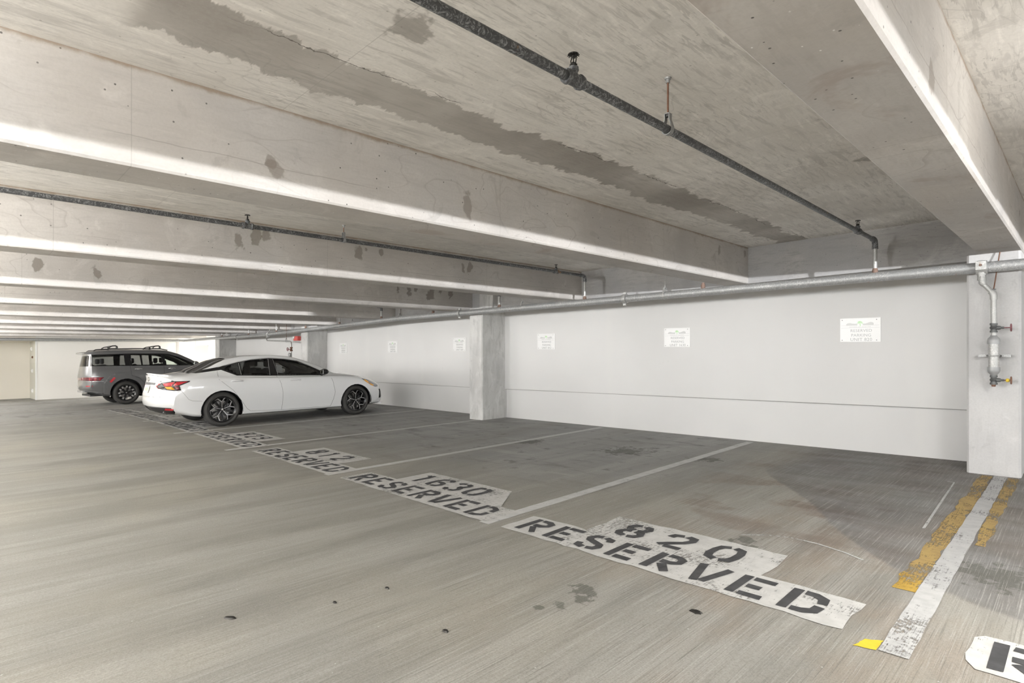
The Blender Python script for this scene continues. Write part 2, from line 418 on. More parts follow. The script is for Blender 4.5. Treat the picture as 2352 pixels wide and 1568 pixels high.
# ------------------------------------------------------------ the setting
def frange(a, b, n): return [a+(b-a)*i/n for i in range(n+1)]
def build_floor():
    xs = sorted(set([round(-34+.5*i, 3) for i in range(89)]+[-28.5, -18.7, -16.1, -13.5])); ys = sorted(set([round(-9+.5*i, 3) for i in range(36)]+[3.0, 8.3, 12.0]))
    mb = MB()
    for x in xs:
        for y in ys: mb.v.append((x, y, fz(x, y)))
    ny = len(ys); nt = len(mb.v)
    for i in range(len(xs)-1):
        for j in range(ny-1): mb.face((i*ny+j, (i+1)*ny+j, (i+1)*ny+j+1, i*ny+j+1))
    for x in xs:
        for y in (ys[0], ys[-1]): mb.v.append((x, y, fz(x, 0)-.3))
    for i in range(len(xs)-1):
        b = nt+2*i; mb.face((b, b+1, b+3, b+2))
        mb.face((i*ny, b, b+2, (i+1)*ny)); mb.face((i*ny+ny-1, (i+1)*ny+ny-1, b+3, b+1))
    tag(mb.build('floor', M['floor'], recalc=False), kind='structure')
build_floor()
def slope_box(mb, x0, x1, y0, y1, zb, zt, n=1):
    """box whose bottom and top follow functions of x (and y)"""
    for i in range(n):
        a = x0+(x1-x0)*i/n; b = x0+(x1-x0)*(i+1)/n
        vs = [(a,y0,zb(a,y0)),(b,y0,zb(b,y0)),(b,y1,zb(b,y1)),(a,y1,zb(a,y1)),(a,y0,zt(a,y0)),(b,y0,zt(b,y0)),(b,y1,zt(b,y1)),(a,y1,zt(a,y1))]
        fs = [(3,2,1,0),(4,5,6,7),(0,1,5,4),(2,3,7,6)]
        if i == 0: fs.append((3,0,4,7))
        if i == n-1: fs.append((1,2,6,5))
        mb.add(vs, fs)
C2 = lambda f, d=0: (lambda x, y: f(x)+d)
FL = lambda d=0: (lambda x, y: fz(x, y)+d)
mb = MB(); slope_box(mb, -34, 10, -9, 8.7, C2(sz), C2(sz, .22)); tag(mb.build('ceiling', M['slab']), kind='structure')

BEAMS = [5.5, 2.5, -.45, -3.4, -6.4, -9.4, -12.4, -15.5, -18.6, -21.5, -24.5, -27.4]
wb = ['second beam right of the frame', 'beam just right of the frame']
for i, xf in enumerate(BEAMS):
    y1 = 8.12
    mb = MB(); c = .012
    prof = [(xf-.35, sz), (xf-.35, cz, c), (xf-.35+c, cz), (xf-c, cz), (xf, cz, c), (xf, sz)]
    R = []
    for y in (-8.6, y1):
        R.append([(p[0], y, p[1](p[0])+(p[2] if len(p) > 2 else (.01 if p[1] is sz else 0))) for p in prof])
    mb.loft(R)
    o = mb.build('trim_%d' % (i+1), M['beam'])
    tag(o, kind='structure')
mb = MB(); slope_box(mb, -24.3, 8.9, 8.10, 8.55, C2(cz), C2(sz, .01), 1)
tag(mb.build('trim_13', M['girder']), kind='structure')
mb = MB(); slope_box(mb, -33.8, 8.9, -8.95, -8.6, C2(cz), C2(sz, .01)); tag(mb.build('trim_14', M['girder']), kind='structure')
# perimeter wall: upper part stands proud of the lower part
mb = MB()
slope_box(mb, -24.3, 8.9, 8.33, 8.6, FL(-.05), FL(.60), 60)
slope_box(mb, -24.3, 8.9, 8.28, 8.6, FL(.60), C2(cz, .02), 60)
tag(mb.build('wall_back', M['wall']), kind='structure')
mb = MB(); slope_box(mb, -24.3, 8.9, 8.315, 8.34, FL(.588), FL(.602), 60)  # strip drawn as the shadow line below the proud upper wall
tag(mb.build('trim_15', M['stripe_shade']), kind='structure')
# unseen walls on the open sides, heights shaped to block the low sun
mb = MB(); slope_box(mb, -33.8, 8.9, -8.95, -8.7, FL(-.05), lambda x, y: 1.66, 20)
tag(mb.build('wall_front_sun_block', M['wall']), kind='structure')
mb = MB(); slope_box(mb, 8.9, 9.15, -8.95, 8.6, FL(-.05), lambda x, y: 2.02)
tag(mb.build('wall_right_sun_block', M['wall']), kind='structure')
# far end: white wall, recess, lobby opening
XE = -28.5
mb = MB(); slope_box(mb, XE-.2, XE, 2.42, 7.31, FL(-.05), C2(sz, .01)); tag(mb.build('wall_left', M['end_wall']), kind='structure')
mb = MB(); slope_box(mb, -30.9, XE-.2, 2.42, 2.6, FL(-.05), C2(cz, .0)); tag(mb.build('wall_recess_side', simple('pale_green_grey_paint', (.66, .65, .58), .6)), kind='structure')
mb = MB(); slope_box(mb, -31.1, -30.9, -8.9, 2.6, FL(-.05), C2(sz, .01)); tag(mb.build('wall_recess_back', M['cream']), kind='structure')
mb = MB(); slope_box(mb, -30.9, XE, -8.6, 2.42, C2(cz, -.10), C2(sz)); tag(mb.build('trim_16', M['cream']), kind='structure')
mb = MB(); slope_box(mb, XE-.03, XE+.012, 2.395, 2.45, FL(0), C2(cz)); tag(mb.build('trim_17', M['white']), kind='structure')
mb = MB(); slope_box(mb, XE-.02, XE+.015, 7.24, 7.33, FL(0), C2(cz)); tag(mb.build('trim_18', simple('grey_door_frame', (.55,.53,.52), .5)), kind='structure')
# lobby room beyond the opening
mb = MB(); slope_box(mb, XE-6, XE, 11.6, 11.8, FL(-.05), C2(cz, .5)); slope_box(mb, XE, -24.3, 11.6, 11.8, FL(-.05), C2(cz, .5))
tag(mb.build('wall_lobby_back', M['wall']), kind='structure')
mb = MB(); slope_box(mb, -24.45, -24.3, 8.6, 11.8, FL(-.05), C2(cz, .5)); tag(mb.build('wall_lobby_right', M['wall']), kind='structure')
mb = MB(); slope_box(mb, XE-6, XE-5.8, 7.2, 11.8, FL(-.05), C2(cz, .5)); tag(mb.build('wall_lobby_left', M['wall']), kind='structure')
mb = MB(); slope_box(mb, XE-6, -24.3, 7.31, 11.8, C2(cz, .35), C2(cz, .5)); tag(mb.build('ceiling_lobby', M['white']), kind='structure')
mb = MB(); slope_box(mb, XE-6, XE-.2, 7.2, 7.31, FL(-.05), C2(cz, .5)); tag(mb.build('wall_lobby_front', M['wall']), kind='structure')
mb = MB(); slope_box(mb, -25.25, -25.05, 8.1, 8.6, FL(0), C2(cz)); tag(mb.build('trim_19', simple('pinkish_jamb_paint', (.66,.60,.57), .6)), kind='structure')

# columns
def column(k, x0, x1, y0, mat, top=True):
    mb = MB(); c = .02
    for zb, zt, yy in ((lambda x: None, None, y0),):
        pass
    pts = [(x0+c, y0), (x1-c, y0), (x1, y0+c), (x1, 8.34), (x0, 8.34), (x0, y0+c)]
    n = len(pts); b = len(mb.v)
    for x, y in pts: mb.v.append((x, y, fz(x, y)-.04))
    for x, y in pts: mb.v.append((x, y, cz(x)-(0 if k != 2 else 0)))
    mb.face(range(n)[::-1]); mb.face(range(n, 2*n))
    for i in range(n): mb.face((i, (i+1) % n, n+(i+1) % n, n+i))
    if top: mb.box((x0-.06, 7.98, cz(x0)-.01), (x1-.05, 8.11, sz(x0)))
    tag(mb.build('trim_%d' % (19+k), mat), kind='structure')
column(1, -.895, -.465, 7.62, M['column_painted'], False)
column(2, -8.97, -8.57, 7.64, M['column_raw'])
column(3, -16.86, -16.43, 7.64, M['column_raw'])
column(4, -24.68, -24.22, 7.64, M['column_raw'])

# lobby furniture seen through the opening
t = thing('lobby_door', (-34.25, 9.9, fz(-34.2)), 'cream door standing in the bright lobby behind the grey car', 'door')
def wbox(name, a, b, mat, par, bevel=0):
    m = MB(); m.box(a, b); return m.build(name, mat, par, bevel=bevel)
zf = fz(-28)
wbox('door_leaf', (-34.3, 9.53, fz(-34.2)), (-34.24, 10.24, 1.44), M['cream_door'], t)
wbox('door_frame', (-34.3, 9.45, fz(-34.2)), (-34.22, 9.53, 1.50), M['white'], t)
wbox('door_frame', (-34.3, 10.24, fz(-34.2)), (-34.22, 10.32, 1.50), M['white'], t)
tag(wbox('wall_panel', (-34.3, 9.62, 1.51), (-34.25, 10.26, 1.72), M['cream'], None), 'cream panel above the lobby door', 'panel')
tag(wbox('notice_board', (-34.3, 10.42, .96), (-34.25, 10.66, 1.39), M['cream'], None), 'cream panel on the lobby wall right of the cream door', 'panel')
e = bpy.data.lights.new('lobby_light', 'AREA'); e.energy = 650; e.size = 1.6; e.shape = 'SQUARE'; e.color = (1, .97, .9)
lt = thing('lobby_light', (-28.5, 9.9, cz(-28.5)+.26), 'square ceiling light in the bright lobby', 'ceiling light')
wbox('housing', (-29.3, 9.1, cz(-28.5)+.26), (-27.7, 10.7, cz(-28.5)+.333), M['white'], lt)
eo = bpy.data.objects.new('lobby_light_glow', e); COL.objects.link(eo); eo.parent = lt; eo.location = (0, 0, -.03); eo.visible_camera = False

# small plates on the recess side wall
for zz, x, lab in ((1.31, -30.0, 'small white plate high on the recess side wall'), (.43, -29.7, 'white latch plate halfway up the recess side wall'), (-.36, -29.6, 'small white plate low on the recess side wall')):
    m = MB(); m.box((x-.05, 2.375, zz-.07), (x+.05, 2.42, zz+.07)); m.box((x-.02, 2.36, zz-.03), (x+.02, 2.38, zz+.03))
    tag(m.build('wall_plate', M['white'], bevel=.006), lab, 'wall plate')
m = MB(); m.box((-29.68, 2.385, .93), (-29.6, 2.42, 1.02)); m.box((-29.66, 2.375, .95), (-29.62, 2.39, 1.0)); tag(m.build('wall_socket', M['rust'], bevel=.004), 'small brown box between the white plates of the recess side wall', 'socket')

# ------------------------------------------------------------ fill lamps added out of view to brighten the deck and ceiling
lamp_x = [4.2, 1.0, -2.1, -5.1, -8.1, -11.1, -14.1, -17.2, -20.2, -23.2, -26.2]
def fill_lamp(x, y, up, down, col, side=0):
    z = cz(x)+.05
    t = thing('fill_light', (x, y, z), 'long unseen fill lamp added between two beams', 'ceiling light', 'fill lamps added out of view')
    m = MB(); m.box((x-.09, y-.62, z-.035), (x+.09, y+.62, z+.035)); m.build('housing', M['white'], t, bevel=.012)
    for sy in (-.45, .45):
        m = MB(); m.tube((x, y+sy, z+.03), (x, y+sy, sz(x)), .008, 8); m.build('fill_lamp_rod', M['iron'], t)
    if side:
        L = bpy.data.lights.new('sidelight', 'AREA'); L.shape = 'RECTANGLE'; L.size = .06; L.size_y = 1.1; L.energy = side; L.color = col
        lo = bpy.data.objects.new('sidelight', L); COL.objects.link(lo); lo.parent = t; lo.location = (-.10, 0, 0); lo.rotation_euler = (0, math.pi/2, 0)
    for nm, en, dz, rot in (('fill_uplight', up, .06, math.pi-.30), ('fill_downlight', down, -.06, 0)):
        if en <= 0: continue
        L = bpy.data.lights.new(nm, 'AREA'); L.shape = 'RECTANGLE'; L.size = .16; L.size_y = 1.1; L.energy = en; L.color = col
        lo = bpy.data.objects.new(nm, L); COL.objects.link(lo); lo.parent = t; lo.location = (0, 0, dz); lo.rotation_euler = (rot, 0, 0)
for x in lamp_x:
    fill_lamp(x, -1.7 if x > 0 else -2.7, LAMP_UP*(.04 if x > 0 else (.8 if x == -2.1 else 1)), LAMP_DOWN*(1.1 if x > 0 else (1.8 if x < -23 else 1)), (1.0, .985, .955), 9 if x == 1.0 else (0 if x > 0 else .8))
for x, y in ((1.0, 3.6), (4.2, 3.6)):
    fill_lamp(x, y, LAMP_UP*.04, LAMP_DOWN*1.0, (1.0, .985, .95), 6 if x == 1.0 else 0)
for x in (-5.1, -11.1, -17.2, -23.2):
    fill_lamp(x, -5.8, LAMP_UP*.5, LAMP_DOWN*3.2, (1.0, .985, .955))

# ------------------------------------------------------------ sprinkler main along the wall
YM = 7.5
def zmain(x): return lerp_table(x, [-28.2, -23.9, -19.6, -16.3, -11.6, -.88, -.475], [1.67, 1.73, 1.765, 1.868, 2.022, 2.149, 2.156])
t = thing('sprinkler_main', (3.2, YM, zmain(3.2)), 'thick grey galvanised main pipe running along the top of the white wall', 'pipe')
kx = [3.4, -.475, -6, -11.6, -16.3, -19.6, -23.9, -28.1]
m = MB(); m.path([(x, YM, zmain(x)) for x in kx]+[(-28.18, YM-.06, 1.668), (-28.2, YM-.2, 1.667), (-28.2, -6, 1.66)], .055, 20); m.build('pipe', M['galv'], t, smooth=60)
for x in (-5.07, -9.1, -21.8):
    z = zmain(x); m = MB(); m.lathe((x-.035, YM, z), (1, 0, .012), [(0, .055), (0, .072), (.025, .076), (.045, .076), (.07, .072), (.07, .055)], 20)
    m.cbox((x, YM, z+.085), (.05, .035, .035)); m.cbox((x, YM, z-.085), (.05, .035, .035)); m.build('coupling', M['galv_light'], t, smooth=40)
for x in (-3.778, -10.008, -16.223):
    z = zmain(x); m = MB(); m.tube((x, YM, z+.04), (x, YM, z+.13), .02, 12); m.lathe((x, YM, z+.045), (0,0,1), [(0,.03),(.03,.028),(.06,.03),(.06,.0)], 12); m.build('capped_outlet', M['rust_pale'], t, smooth=40)
def hanger(x, y, z, r, ztop, lab, group=None, ang=0, matr='rust', name='pipe_hanger'):
    t = thing(name, (x, y, ztop), lab, 'pipe hanger', group)
    m = MB(); m.tube((x, y, z+r+.05), (x, y, ztop), .0055, 8); m.build('rod', M[matr], t)
    m = MB(); m.lathe((x, y, ztop-.03), (0,0,1), [(0,.011),(.02,.011),(.02,.018),(.03,.02)], 10); m.build('anchor', M['iron_grey'], t)
    ax = Vector((math.cos(ang), math.sin(ang), 0)); pr_ = Vector((-ax.y, ax.x, 0))
    m = MB(); ring = []
    c = Vector((x, y, z))
    pts = [c+pr_*(-.012)+Vector((0,0,r+.062))]
    for k in range(-6, 19):
        a = math.pi/2-(k+3)*math.pi/12*1.0
        pass
    prof = [(-.014, r+.062), (-r*.55, r+.03), (-r-.004, .01)]
    for k in range(1, 8):
        a = math.pi+math.pi*k/8; prof.append((math.cos(a)*(r+.004), math.sin(a)*(r+.004)))
    prof += [(r+.004, .01), (r*.55, r+.03), (.014, r+.062)]
    prof = prof+[prof[0]]
    hw = .014
    for i in range(len(prof)-1):
        a0, b0 = prof[i]; a1, b1 = prof[i+1]
        d = Vector((a1-a0, b1-b0)); d = Vector((-d.y, d.x)).normalized()*.0022
        P = []
        for (a, b) in ((a0-d.x, b0-d.y), (a1-d.x, b1-d.y), (a1+d.x, b1+d.y), (a0+d.x, b0+d.y)):
            for s in (-hw, hw): P.append(c+pr_*a+ax*s+Vector((0, 0, b)))
        m.add(P, [(0,2,3,1),(2,4,5,3),(4,6,7,5),(6,0,1,7),(0,6,4,2),(1,3,5,7)])
    m.build('strap', M['iron_grey'] if matr == 'rust' else M['galv_light'], t)
    m = MB(); m.lathe((x, y, z+r+.045), (0,0,1), [(0,.012),(.012,.012),(.014,.006)], 6); m.build('nut', M['iron'], t)
    return t
for x, lab in ((-4.376, 'strap hanger of the grey main pipe between the nearest drops, below the girder'), (-7.301, 'strap hanger of the grey main pipe, just right of the middle column'),
               (-11.302, 'strap hanger of the grey main pipe, above the white car bonnet end of the wall'), (-13.499, 'strap hanger of the grey main pipe, left of the second small sign bay'),
               (-18.879, 'strap hanger of the grey main pipe near the far branch tee')):
    hanger(x, YM, zmain(x), .055, sz(x)-.01, lab, 'strap hangers of the grey main pipe', matr='galv_light')

# branch lines with their drops
def branch(i, x, x2, z2, yend, det, lab):
    zt = sz(x)-.25 if i > 1 else (2.56 if i == 0 else 2.53)
    t = thing('sprinkler_branch', (x, YM, zt), lab, 'pipe')
    r = .0215
    if det: pts = [(x, YM-.05, zt), (x2, yend, z2)]
    else: pts = [(x, YM-.05, zt), (x, yend, zt+.02)]
    m = MB(); m.tube(pts[0], pts[1], r*1.02, 18); m.build('pipe', M['black_pipe'], t, smooth=60)
    m = MB(); m.path([(x, YM-.11, zt), (x, YM-.05, zt), (x, YM-.015, zt-.012), (x, YM, zt-.05), (x, YM, zt-.10)], [r*1.45, r*1.4, r*1.4, r*1.4, r*1.5], 16); m.build('elbow', M['black_pipe'], t, smooth=50)
    m = MB(); m.tube((x, YM, zmain(x)+.04), (x, YM, zt-.09), r, 16)
    m.tube((x, YM, zt-.20), (x, YM, zt-.09), r*1.06, 16); m.build('drop_pipe', M['galv_light'], t, smooth=60)
    m = MB(); m.lathe((x, YM, zmain(x)+.045), (0,0,1), [(0,.03),(.03,.03),(.045,.026),(.055,.023)], 16); m.build('outlet_collar', M['rust_pale'], t, smooth=40)
    return t, pts
labs = ['nearest black branch pipe crossing the ceiling towards the camera, with a drop to the main', 'second black branch pipe, hung behind the nearest big beam',
 'drop pipe and branch hidden behind the beam, just above the middle column', 'drop pipe left of the middle column, above the far wall signs', 'short drop pipe next left after the one above the far signs', 'short drop pipe above the far column with the red alarm',
 'short drop pipe left of the far column with the red alarm', 'smallest drop pipe, farthest along the grey main']
B = [(-1.70, -1.50, 2.47, -2.2), (-5.861, -5.90, 2.56, -2.5), (-7.917,)*2+(0, 0), (-12.091,)*2+(0, 0), (-14.173,)*2+(0, 0), (-18.322,)*2+(0, 0), (-20.706,)*2+(0, 0), (-23.43,)*2+(0, 0)]
BR = []
for i, (x, x2, z2, ye) in enumerate(B):
    if i > 1: ye = 2.0
    BR.append(branch(i, x, x2, z2, ye, i < 2, labs[i])[0])
def on_branch(i, y):
    x, x2, z2, ye = B[i]; z0 = 2.56 if i == 0 else 2.53; k = (YM-.05-y)/(YM-.05-ye)
    return x+(x2-x)*k, z0+(z2-z0)*k
def sprinkler(x, y, z, par):
    t = par
    m = MB(); m.lathe((x, y-.055, z), (0,1,0), [(0,.023),(0,.031),(.018,.034),(.024,.028),(.086,.028),(.092,.034),(.11,.031),(.11,.023)], 20)
    m.lathe((x, y, z), (0,0,1), [(.0,.020),(.036,.020),(.038,.024),(.052,.023),(.052,.0)], 16); m.build('tee_fitting', M['black_pipe'], t, smooth=40)
    m = MB(); m.lathe((x, y, z+.05), (0,0,1), [(0,.016),(.016,.017),(.02,.012),(.024,.008)], 6)
    t = m.build('sprinkler_head', M['dark'], t)
    m = MB()
    for s in (-1, 1):
        m.path([(x+s*.012, y, z+.068), (x+s*.015, y, z+.085), (x+s*.006, y, z+.102), (x, y, z+.108)], .0028, 8)
    m.tube((x, y, z+.07), (x, y, z+.10), .003, 8); m.build('frame_arms', M['dark'], t)
    m = MB(); m.lathe((x, y, z+.106), (0,0,1), [(0,.004),(.002,.022),(.005,.023),(.006,.004)], 20)
    for k in range(12):
        a = k*math.pi/6; c_, s_ = math.cos(a), math.sin(a)
        m.tube((x+c_*.02, y+s_*.02, z+.109), (x+c_*.026, y+s_*.026, z+.104), .0022, 6)
    m.build('deflector', M['dark'], t)
for i, y in ((0, 1.95), (0, 6.75), (1, 2.12), (1, 6.78)):
    x, z = on_branch(i, y); sprinkler(x, y, z, BR[i])
for i, y, lab in ((0, 2.78, 'rusty rod hanger holding the nearest black pipe'), (1, 3.16, 'thin rod hanger holding the second black pipe')):
    x, z = on_branch(i, y); hanger(x, y, z, .024, sz(x)+.002, lab, None, ang=math.pi/2)

# ------------------------------------------------------------ riser assembly in front of the painted column
t = thing('drain_riser', (-.66, YM, 2.16), 'pipe riser with two valves in front of the white column on the right', 'pipe')
m = MB(); zt = zmain(-.758)
m.lathe((-.803, YM, zt-.001), (1, 0, .012), [(0,.056),(0,.07),(.02,.075),(.07,.075),(.09,.07),(.09,.056)], 22)
m.box((-.80, YM-.095, zt-.03), (-.716, YM-.055, zt+.06)); m.lathe((-.758, YM-.02, zt-.13), (0,0,1), [(0,.036),(.03,.034),(.08,.04)], 16)
m.build('clamp_tee', M['galv_light'], t, smooth=40, bevel=.002)
m = MB(); m.lathe((-.758, YM-.093, zt+.018), (0,-1,0), [(0,.012),(.012,.014),(.02,.010)], 6); m.build('bolt', M['rust_pale'], t)
m = MB(); m.path([(-.75, YM-.03, 2.06), (-.75, YM-.03, 2.03), (-.748, YM-.03, 1.995), (-.735, YM-.03, 1.975)], [.03, .032, .033, .03], 16)
m.path([(-.685, YM-.03, 1.905), (-.668, YM-.03, 1.885), (-.663, YM-.03, 1.86), (-.663, YM-.03, 1.82)], [.03, .032, .031, .03], 16); m.build('elbow', M['galv_light'], t, smooth=50)
for pa, pb, rr in (((-.745, YM-.03, 1.985), (-.675, YM-.03, 1.895), .022), ((-.663, YM-.03, 1.83), (-.662, YM-.03, 1.575), .0245), ((-.662, YM-.03, 1.50), (-.662, YM-.03, 1.46), .023), ((-.663, YM-.03, 1.07), (-.663, YM-.03, 1.045), .024)):
    m = MB(); m.tube(pa, pb, rr, 16); m.build('pipe', M['galv_light'], t, smooth=60)
m = MB(); m.tube((-.6625, YM-.03, 1.385), (-.6625, YM-.03, 1.13), .043, 20); m.build('wide_pipe', M['galv_light'], t, smooth=60)
for z, s in ((1.385, 1), (1.13, -1)):
    m = MB(); m.lathe((-.6625, YM-.03, z), (0,0,s), [(-.012,.044),(-.012,.051),(.02,.052),(.045,.046),(.062,.03),(.075,.026),(.075,.0)], 22); m.build('reducer', M['iron_grey'], t, smooth=40)
for z, col, last in ((1.535, 'valve_red', False), (1.012, 'rust', True)):
    v = MB(); v.lathe((-.6625, YM-.03, z-.046), (0,0,1), [(0,.031),(.018,.031),(.018,.026),(.03,.024),(.046,.034),(.062,.024),(.074,.026),(.074,.031),(.092,.031),(.092,.0)], 12)
    v.lathe((-.6625, YM-.03, z), (1,0,0), [(0,.02),(.04,.021),(.055,.017),(.055,.012),(.08,.011)], 10)
    vo = v.build('valve', M['iron'], t, smooth=40)
    h = MB(); h.tube((-.585, YM-.03, z), (-.525, YM-.03, z), .005, 8); h.torus((-.53, YM-.03, z), (1,0,0), .034, .006, 20, 8)
    for k in range(3):
        a = k*math.pi/3; d = Vector((0, math.cos(a)*.033, math.sin(a)*.033)); h.tube(Vector((-.53, YM-.03, z))-d, Vector((-.53, YM-.03, z))+d, .004, 6)
    h.build('handwheel', M[col], t, smooth=40)
    if last:
        y_ = MB(); y_.lathe((-.57, YM-.03, z), (1,0,0), [(0,.012),(.006,.018),(.022,.018),(.03,.01)], 12); y_.build('yellow_hub', M['yellow'], t, smooth=40)
m = MB(); m.lathe((-.663, YM-.03, .945), (0,0,1), [(0,.015),(.022,.02),(.03,.022)], 12); m.build('plug', M['rust'], t, smooth=40)
m = MB(); m.box((-.79, YM+.02, 1.24), (-.535, YM+.032, 1.268)); m.torus((-.6625, YM-.03, 1.254), (0,0,1), .046, .006, 20, 6); m.box((-.715, YM+.0, 1.242), (-.695, YM+.03, 1.266)); m.box((-.63, YM+.0, 1.242), (-.61, YM+.03, 1.266))
for xx in (-.78, -.55): m.box((xx-.01, YM+.03, 1.244), (xx+.01, 7.625, 1.264))
m.build('wall_bracket', M['galv'], t)
for xx in (-.712, -.612):
    b = MB(); b.lathe((xx, YM-.002, 1.254), (0,-1,0), [(0,.011),(.012,.010)], 6); b.build('bracket_bolt', M['dark'], t)
t = thing('rod_hanger', (-.62, YM+.02, cz(-.62)), 'rusty rod hung from the beam to the riser elbow, behind the grey main pipe', 'pipe hanger')
m = MB(); m.tube((-.625, YM+.09, cz(-.62)), (-.665, YM+.01, 1.93), .0055, 8); m.build('rod', M['rust'], t)
m = MB(); m.lathe((-.665, YM+.01, 1.93), (0,0,-1), [(0,.02),(.006,.02),(.008,.01),(.02,.009)], 6); m.build('nut', M['iron'], t)

# far riser by the column with the alarm
zt = zmain(-19.0)
t = thing('far_drain_line', (-19, YM, zt), 'thin pipe leaving the grey main and dropping beside the far column with the alarm', 'pipe')
m = MB(); m.path([(-19.0, YM-.03, zt-.02), (-19.0, YM-.05, zt-.15), (-18.95, YM-.05, zt-.2), (-17.2, YM-.05, zt-.24), (-17.12, YM-.05, zt-.26), (-17.1, YM-.05, zt-.34), (-17.1, YM-.05, fz(-17.1, 7.4)+.5)], .022, 10); m.build('pipe', M['galv_light'], t, smooth=60)
m = MB(); m.lathe((-19.0, YM, zt-.1), (0,0,1), [(0,.035),(.04,.06),(.16,.06),(.17,.03)], 12); m.build('clamp_tee', M['galv'], t, smooth=40)
m = MB(); m.lathe((-17.1, YM-.05, 1.24), (0,0,1), [(0,.04),(.03,.045),(.05,.03),(.09,.03),(.1,.045),(.13,.04)], 10); m.build('valve', M['rust'], t, smooth=40)
m = MB(); m.tube((-17.1, YM-.05, 1.30), (-17.1, YM-.17, 1.30), .012, 8); m.torus((-17.1, YM-.16, 1.30), (0,1,0), .05, .01, 14, 6); m.build('handwheel', M['valve_red'], t)
m = MB(); m.lathe((-17.1, YM-.08, 1.13), (0,-1,0), [(0,.06),(.04,.065),(.05,.05)], 16); m.build('gauge', M['iron_grey'], t, smooth=40)
hanger(-17.46, YM-.05, zt-.235, .022, sz(-17.46)-.01, 'thin rusty rod holding the far thin pipe, left of the alarm')

# alarm and pull station
t = thing('fire_alarm_strobe', (-16.86, 7.62, 1.62), 'red fire alarm strobe high on the far concrete column', 'alarm')
m = MB(); m.box((-17.13, 7.52, 1.56), (-16.83, 7.64, 1.70)); m.build('housing', M['red'], t, bevel=.02)
m = MB(); m.lathe((-17.06, 7.525, 1.655), (0,-1,0), [(0,.045),(.03,.04),(.045,.02)], 14); m.build('lens', M['white'], t, smooth=40)
t = thing('fire_extinguisher_sign', (-25.15, 7.9, 1.0), 'red and white box on the jamb left of the farthest column', 'alarm box')
m = MB(); m.box((-25.04, 7.92, .93), (-24.74, 8.08, 1.15)); m.build('red_face', M['red'], t, bevel=.01)
m = MB(); m.box((-25.36, 7.94, .93), (-25.05, 8.08, 1.13)); m.build('white_face', M['white'], t, bevel=.01)

# ------------------------------------------------------------ writing: stencil strokes and sign text
GL = {
'R': [[(.12,0),(.12,1)], [(.32,.92),(.66,.92),(.87,.82),(.87,.64),(.66,.53),(.32,.53)], [(.45,.40),(.86,.02)]],
'E': [[(.12,0),(.12,1)], [(.32,.92),(.95,.92)], [(.32,.51),(.72,.51)], [(.32,.09),(.95,.09)]],
'S': [[(.90,.70),(.84,.86),(.56,.93)], [(.44,.93),(.20,.88),(.11,.72),(.20,.58),(.50,.50),(.80,.42),(.89,.28),(.80,.12),(.56,.07)], [(.44,.07),(.18,.12),(.10,.30)]],
'V': [[(.08,1),(.40,.03)], [(.94,1),(.60,.08)]],
'D': [[(.12,0),(.12,1)], [(.32,.92),(.58,.92),(.84,.80),(.88,.56)], [(.88,.44),(.84,.20),(.58,.09),(.32,.09)]],
'8': [[(.44,.94),(.24,.90),(.15,.75),(.24,.58),(.44,.53)], [(.56,.94),(.76,.90),(.85,.75),(.76,.58),(.56,.53)], [(.44,.47),(.20,.42),(.11,.26),(.20,.11),(.44,.06)], [(.56,.47),(.80,.42),(.89,.26),(.80,.11),(.56,.06)]],
'2': [[(.12,.70),(.18,.88),(.44,.94)], [(.56,.94),(.82,.88),(.88,.70),(.72,.50),(.36,.26),(.14,.08)], [(.36,.07),(.92,.07)]],
'0': [[(.44,.94),(.20,.86),(.12,.64),(.12,.36),(.20,.14),(.44,.06)], [(.56,.94),(.80,.86),(.88,.64),(.88,.36),(.80,.14),(.56,.06)]],
'1': [[(.52,0),(.52,1)], [(.24,.80),(.36,.93)]],
'6': [[(.88,.76),(.78,.90),(.56,.94)], [(.44,.94),(.20,.84),(.12,.60),(.12,.34),(.20,.12),(.44,.06)], [(.56,.06),(.80,.12),(.88,.28),(.78,.46),(.50,.53),(.32,.50)]],
'3': [[(.14,.78),(.24,.90),(.44,.94)], [(.56,.94),(.80,.88),(.86,.72),(.74,.56),(.50,.52)], [(.60,.47),(.82,.40),(.88,.24),(.78,.10),(.56,.06)], [(.44,.06),(.22,.10),(.12,.24)]],
}
GL['9'] = [[(1-a, 1-b) for a, b in st] for st in GL['6']]
def ribbon(mb, pts, w, Z):
    n = len(pts); L = []; R = []
    for i, p in enumerate(pts):
        p = Vector(p); d0 = (p-Vector(pts[i-1])).normalized() if i else None; d1 = (Vector(pts[i+1])-p).normalized() if i < n-1 else None
        if d0 is None: d = d1; k = 1
        elif d1 is None: d = d0; k = 1
        else:
            d = (d0+d1).normalized(); k = 1/max(.5, d.dot(d0))
        nn = Vector((-d.y, d.x))*w/2*k
        j = lambda: Vector((random.uniform(-.0035, .0035), random.uniform(-.0035, .0035)))
        L.append(p+nn+j()); R.append(p-nn+j())
    b = len(mb.v)
    for q in L+R: mb.v.append((q.x, q.y, Z(q.x, q.y)))
    for i in range(n-1): mb.face((b+n+i, b+n+i+1, b+i+1, b+i))
def stencil_text(mb, txt, x, y, w, h, pitch, sw, dz=.006):
    for ch in txt:
        if ch != ' ':
            for st in GL[ch]:
                ribbon(mb, [(x+a*w, y+b*h) for a, b in st], sw, lambda X, Y: fz(X, Y)+dz)
        x += pitch
def rough_poly(pts, step=.09, amp=.006):
    out = []
    for i, p in enumerate(pts):
        q = pts[(i+1) % len(pts)]; n = max(1, int(math.hypot(q[0]-p[0], q[1]-p[1])/step))
        for k in range(n):
            out.append((p[0]+(q[0]-p[0])*k/n+random.uniform(-amp, amp), p[1]+(q[1]-p[1])*k/n+random.uniform(-amp, amp)))
    return out
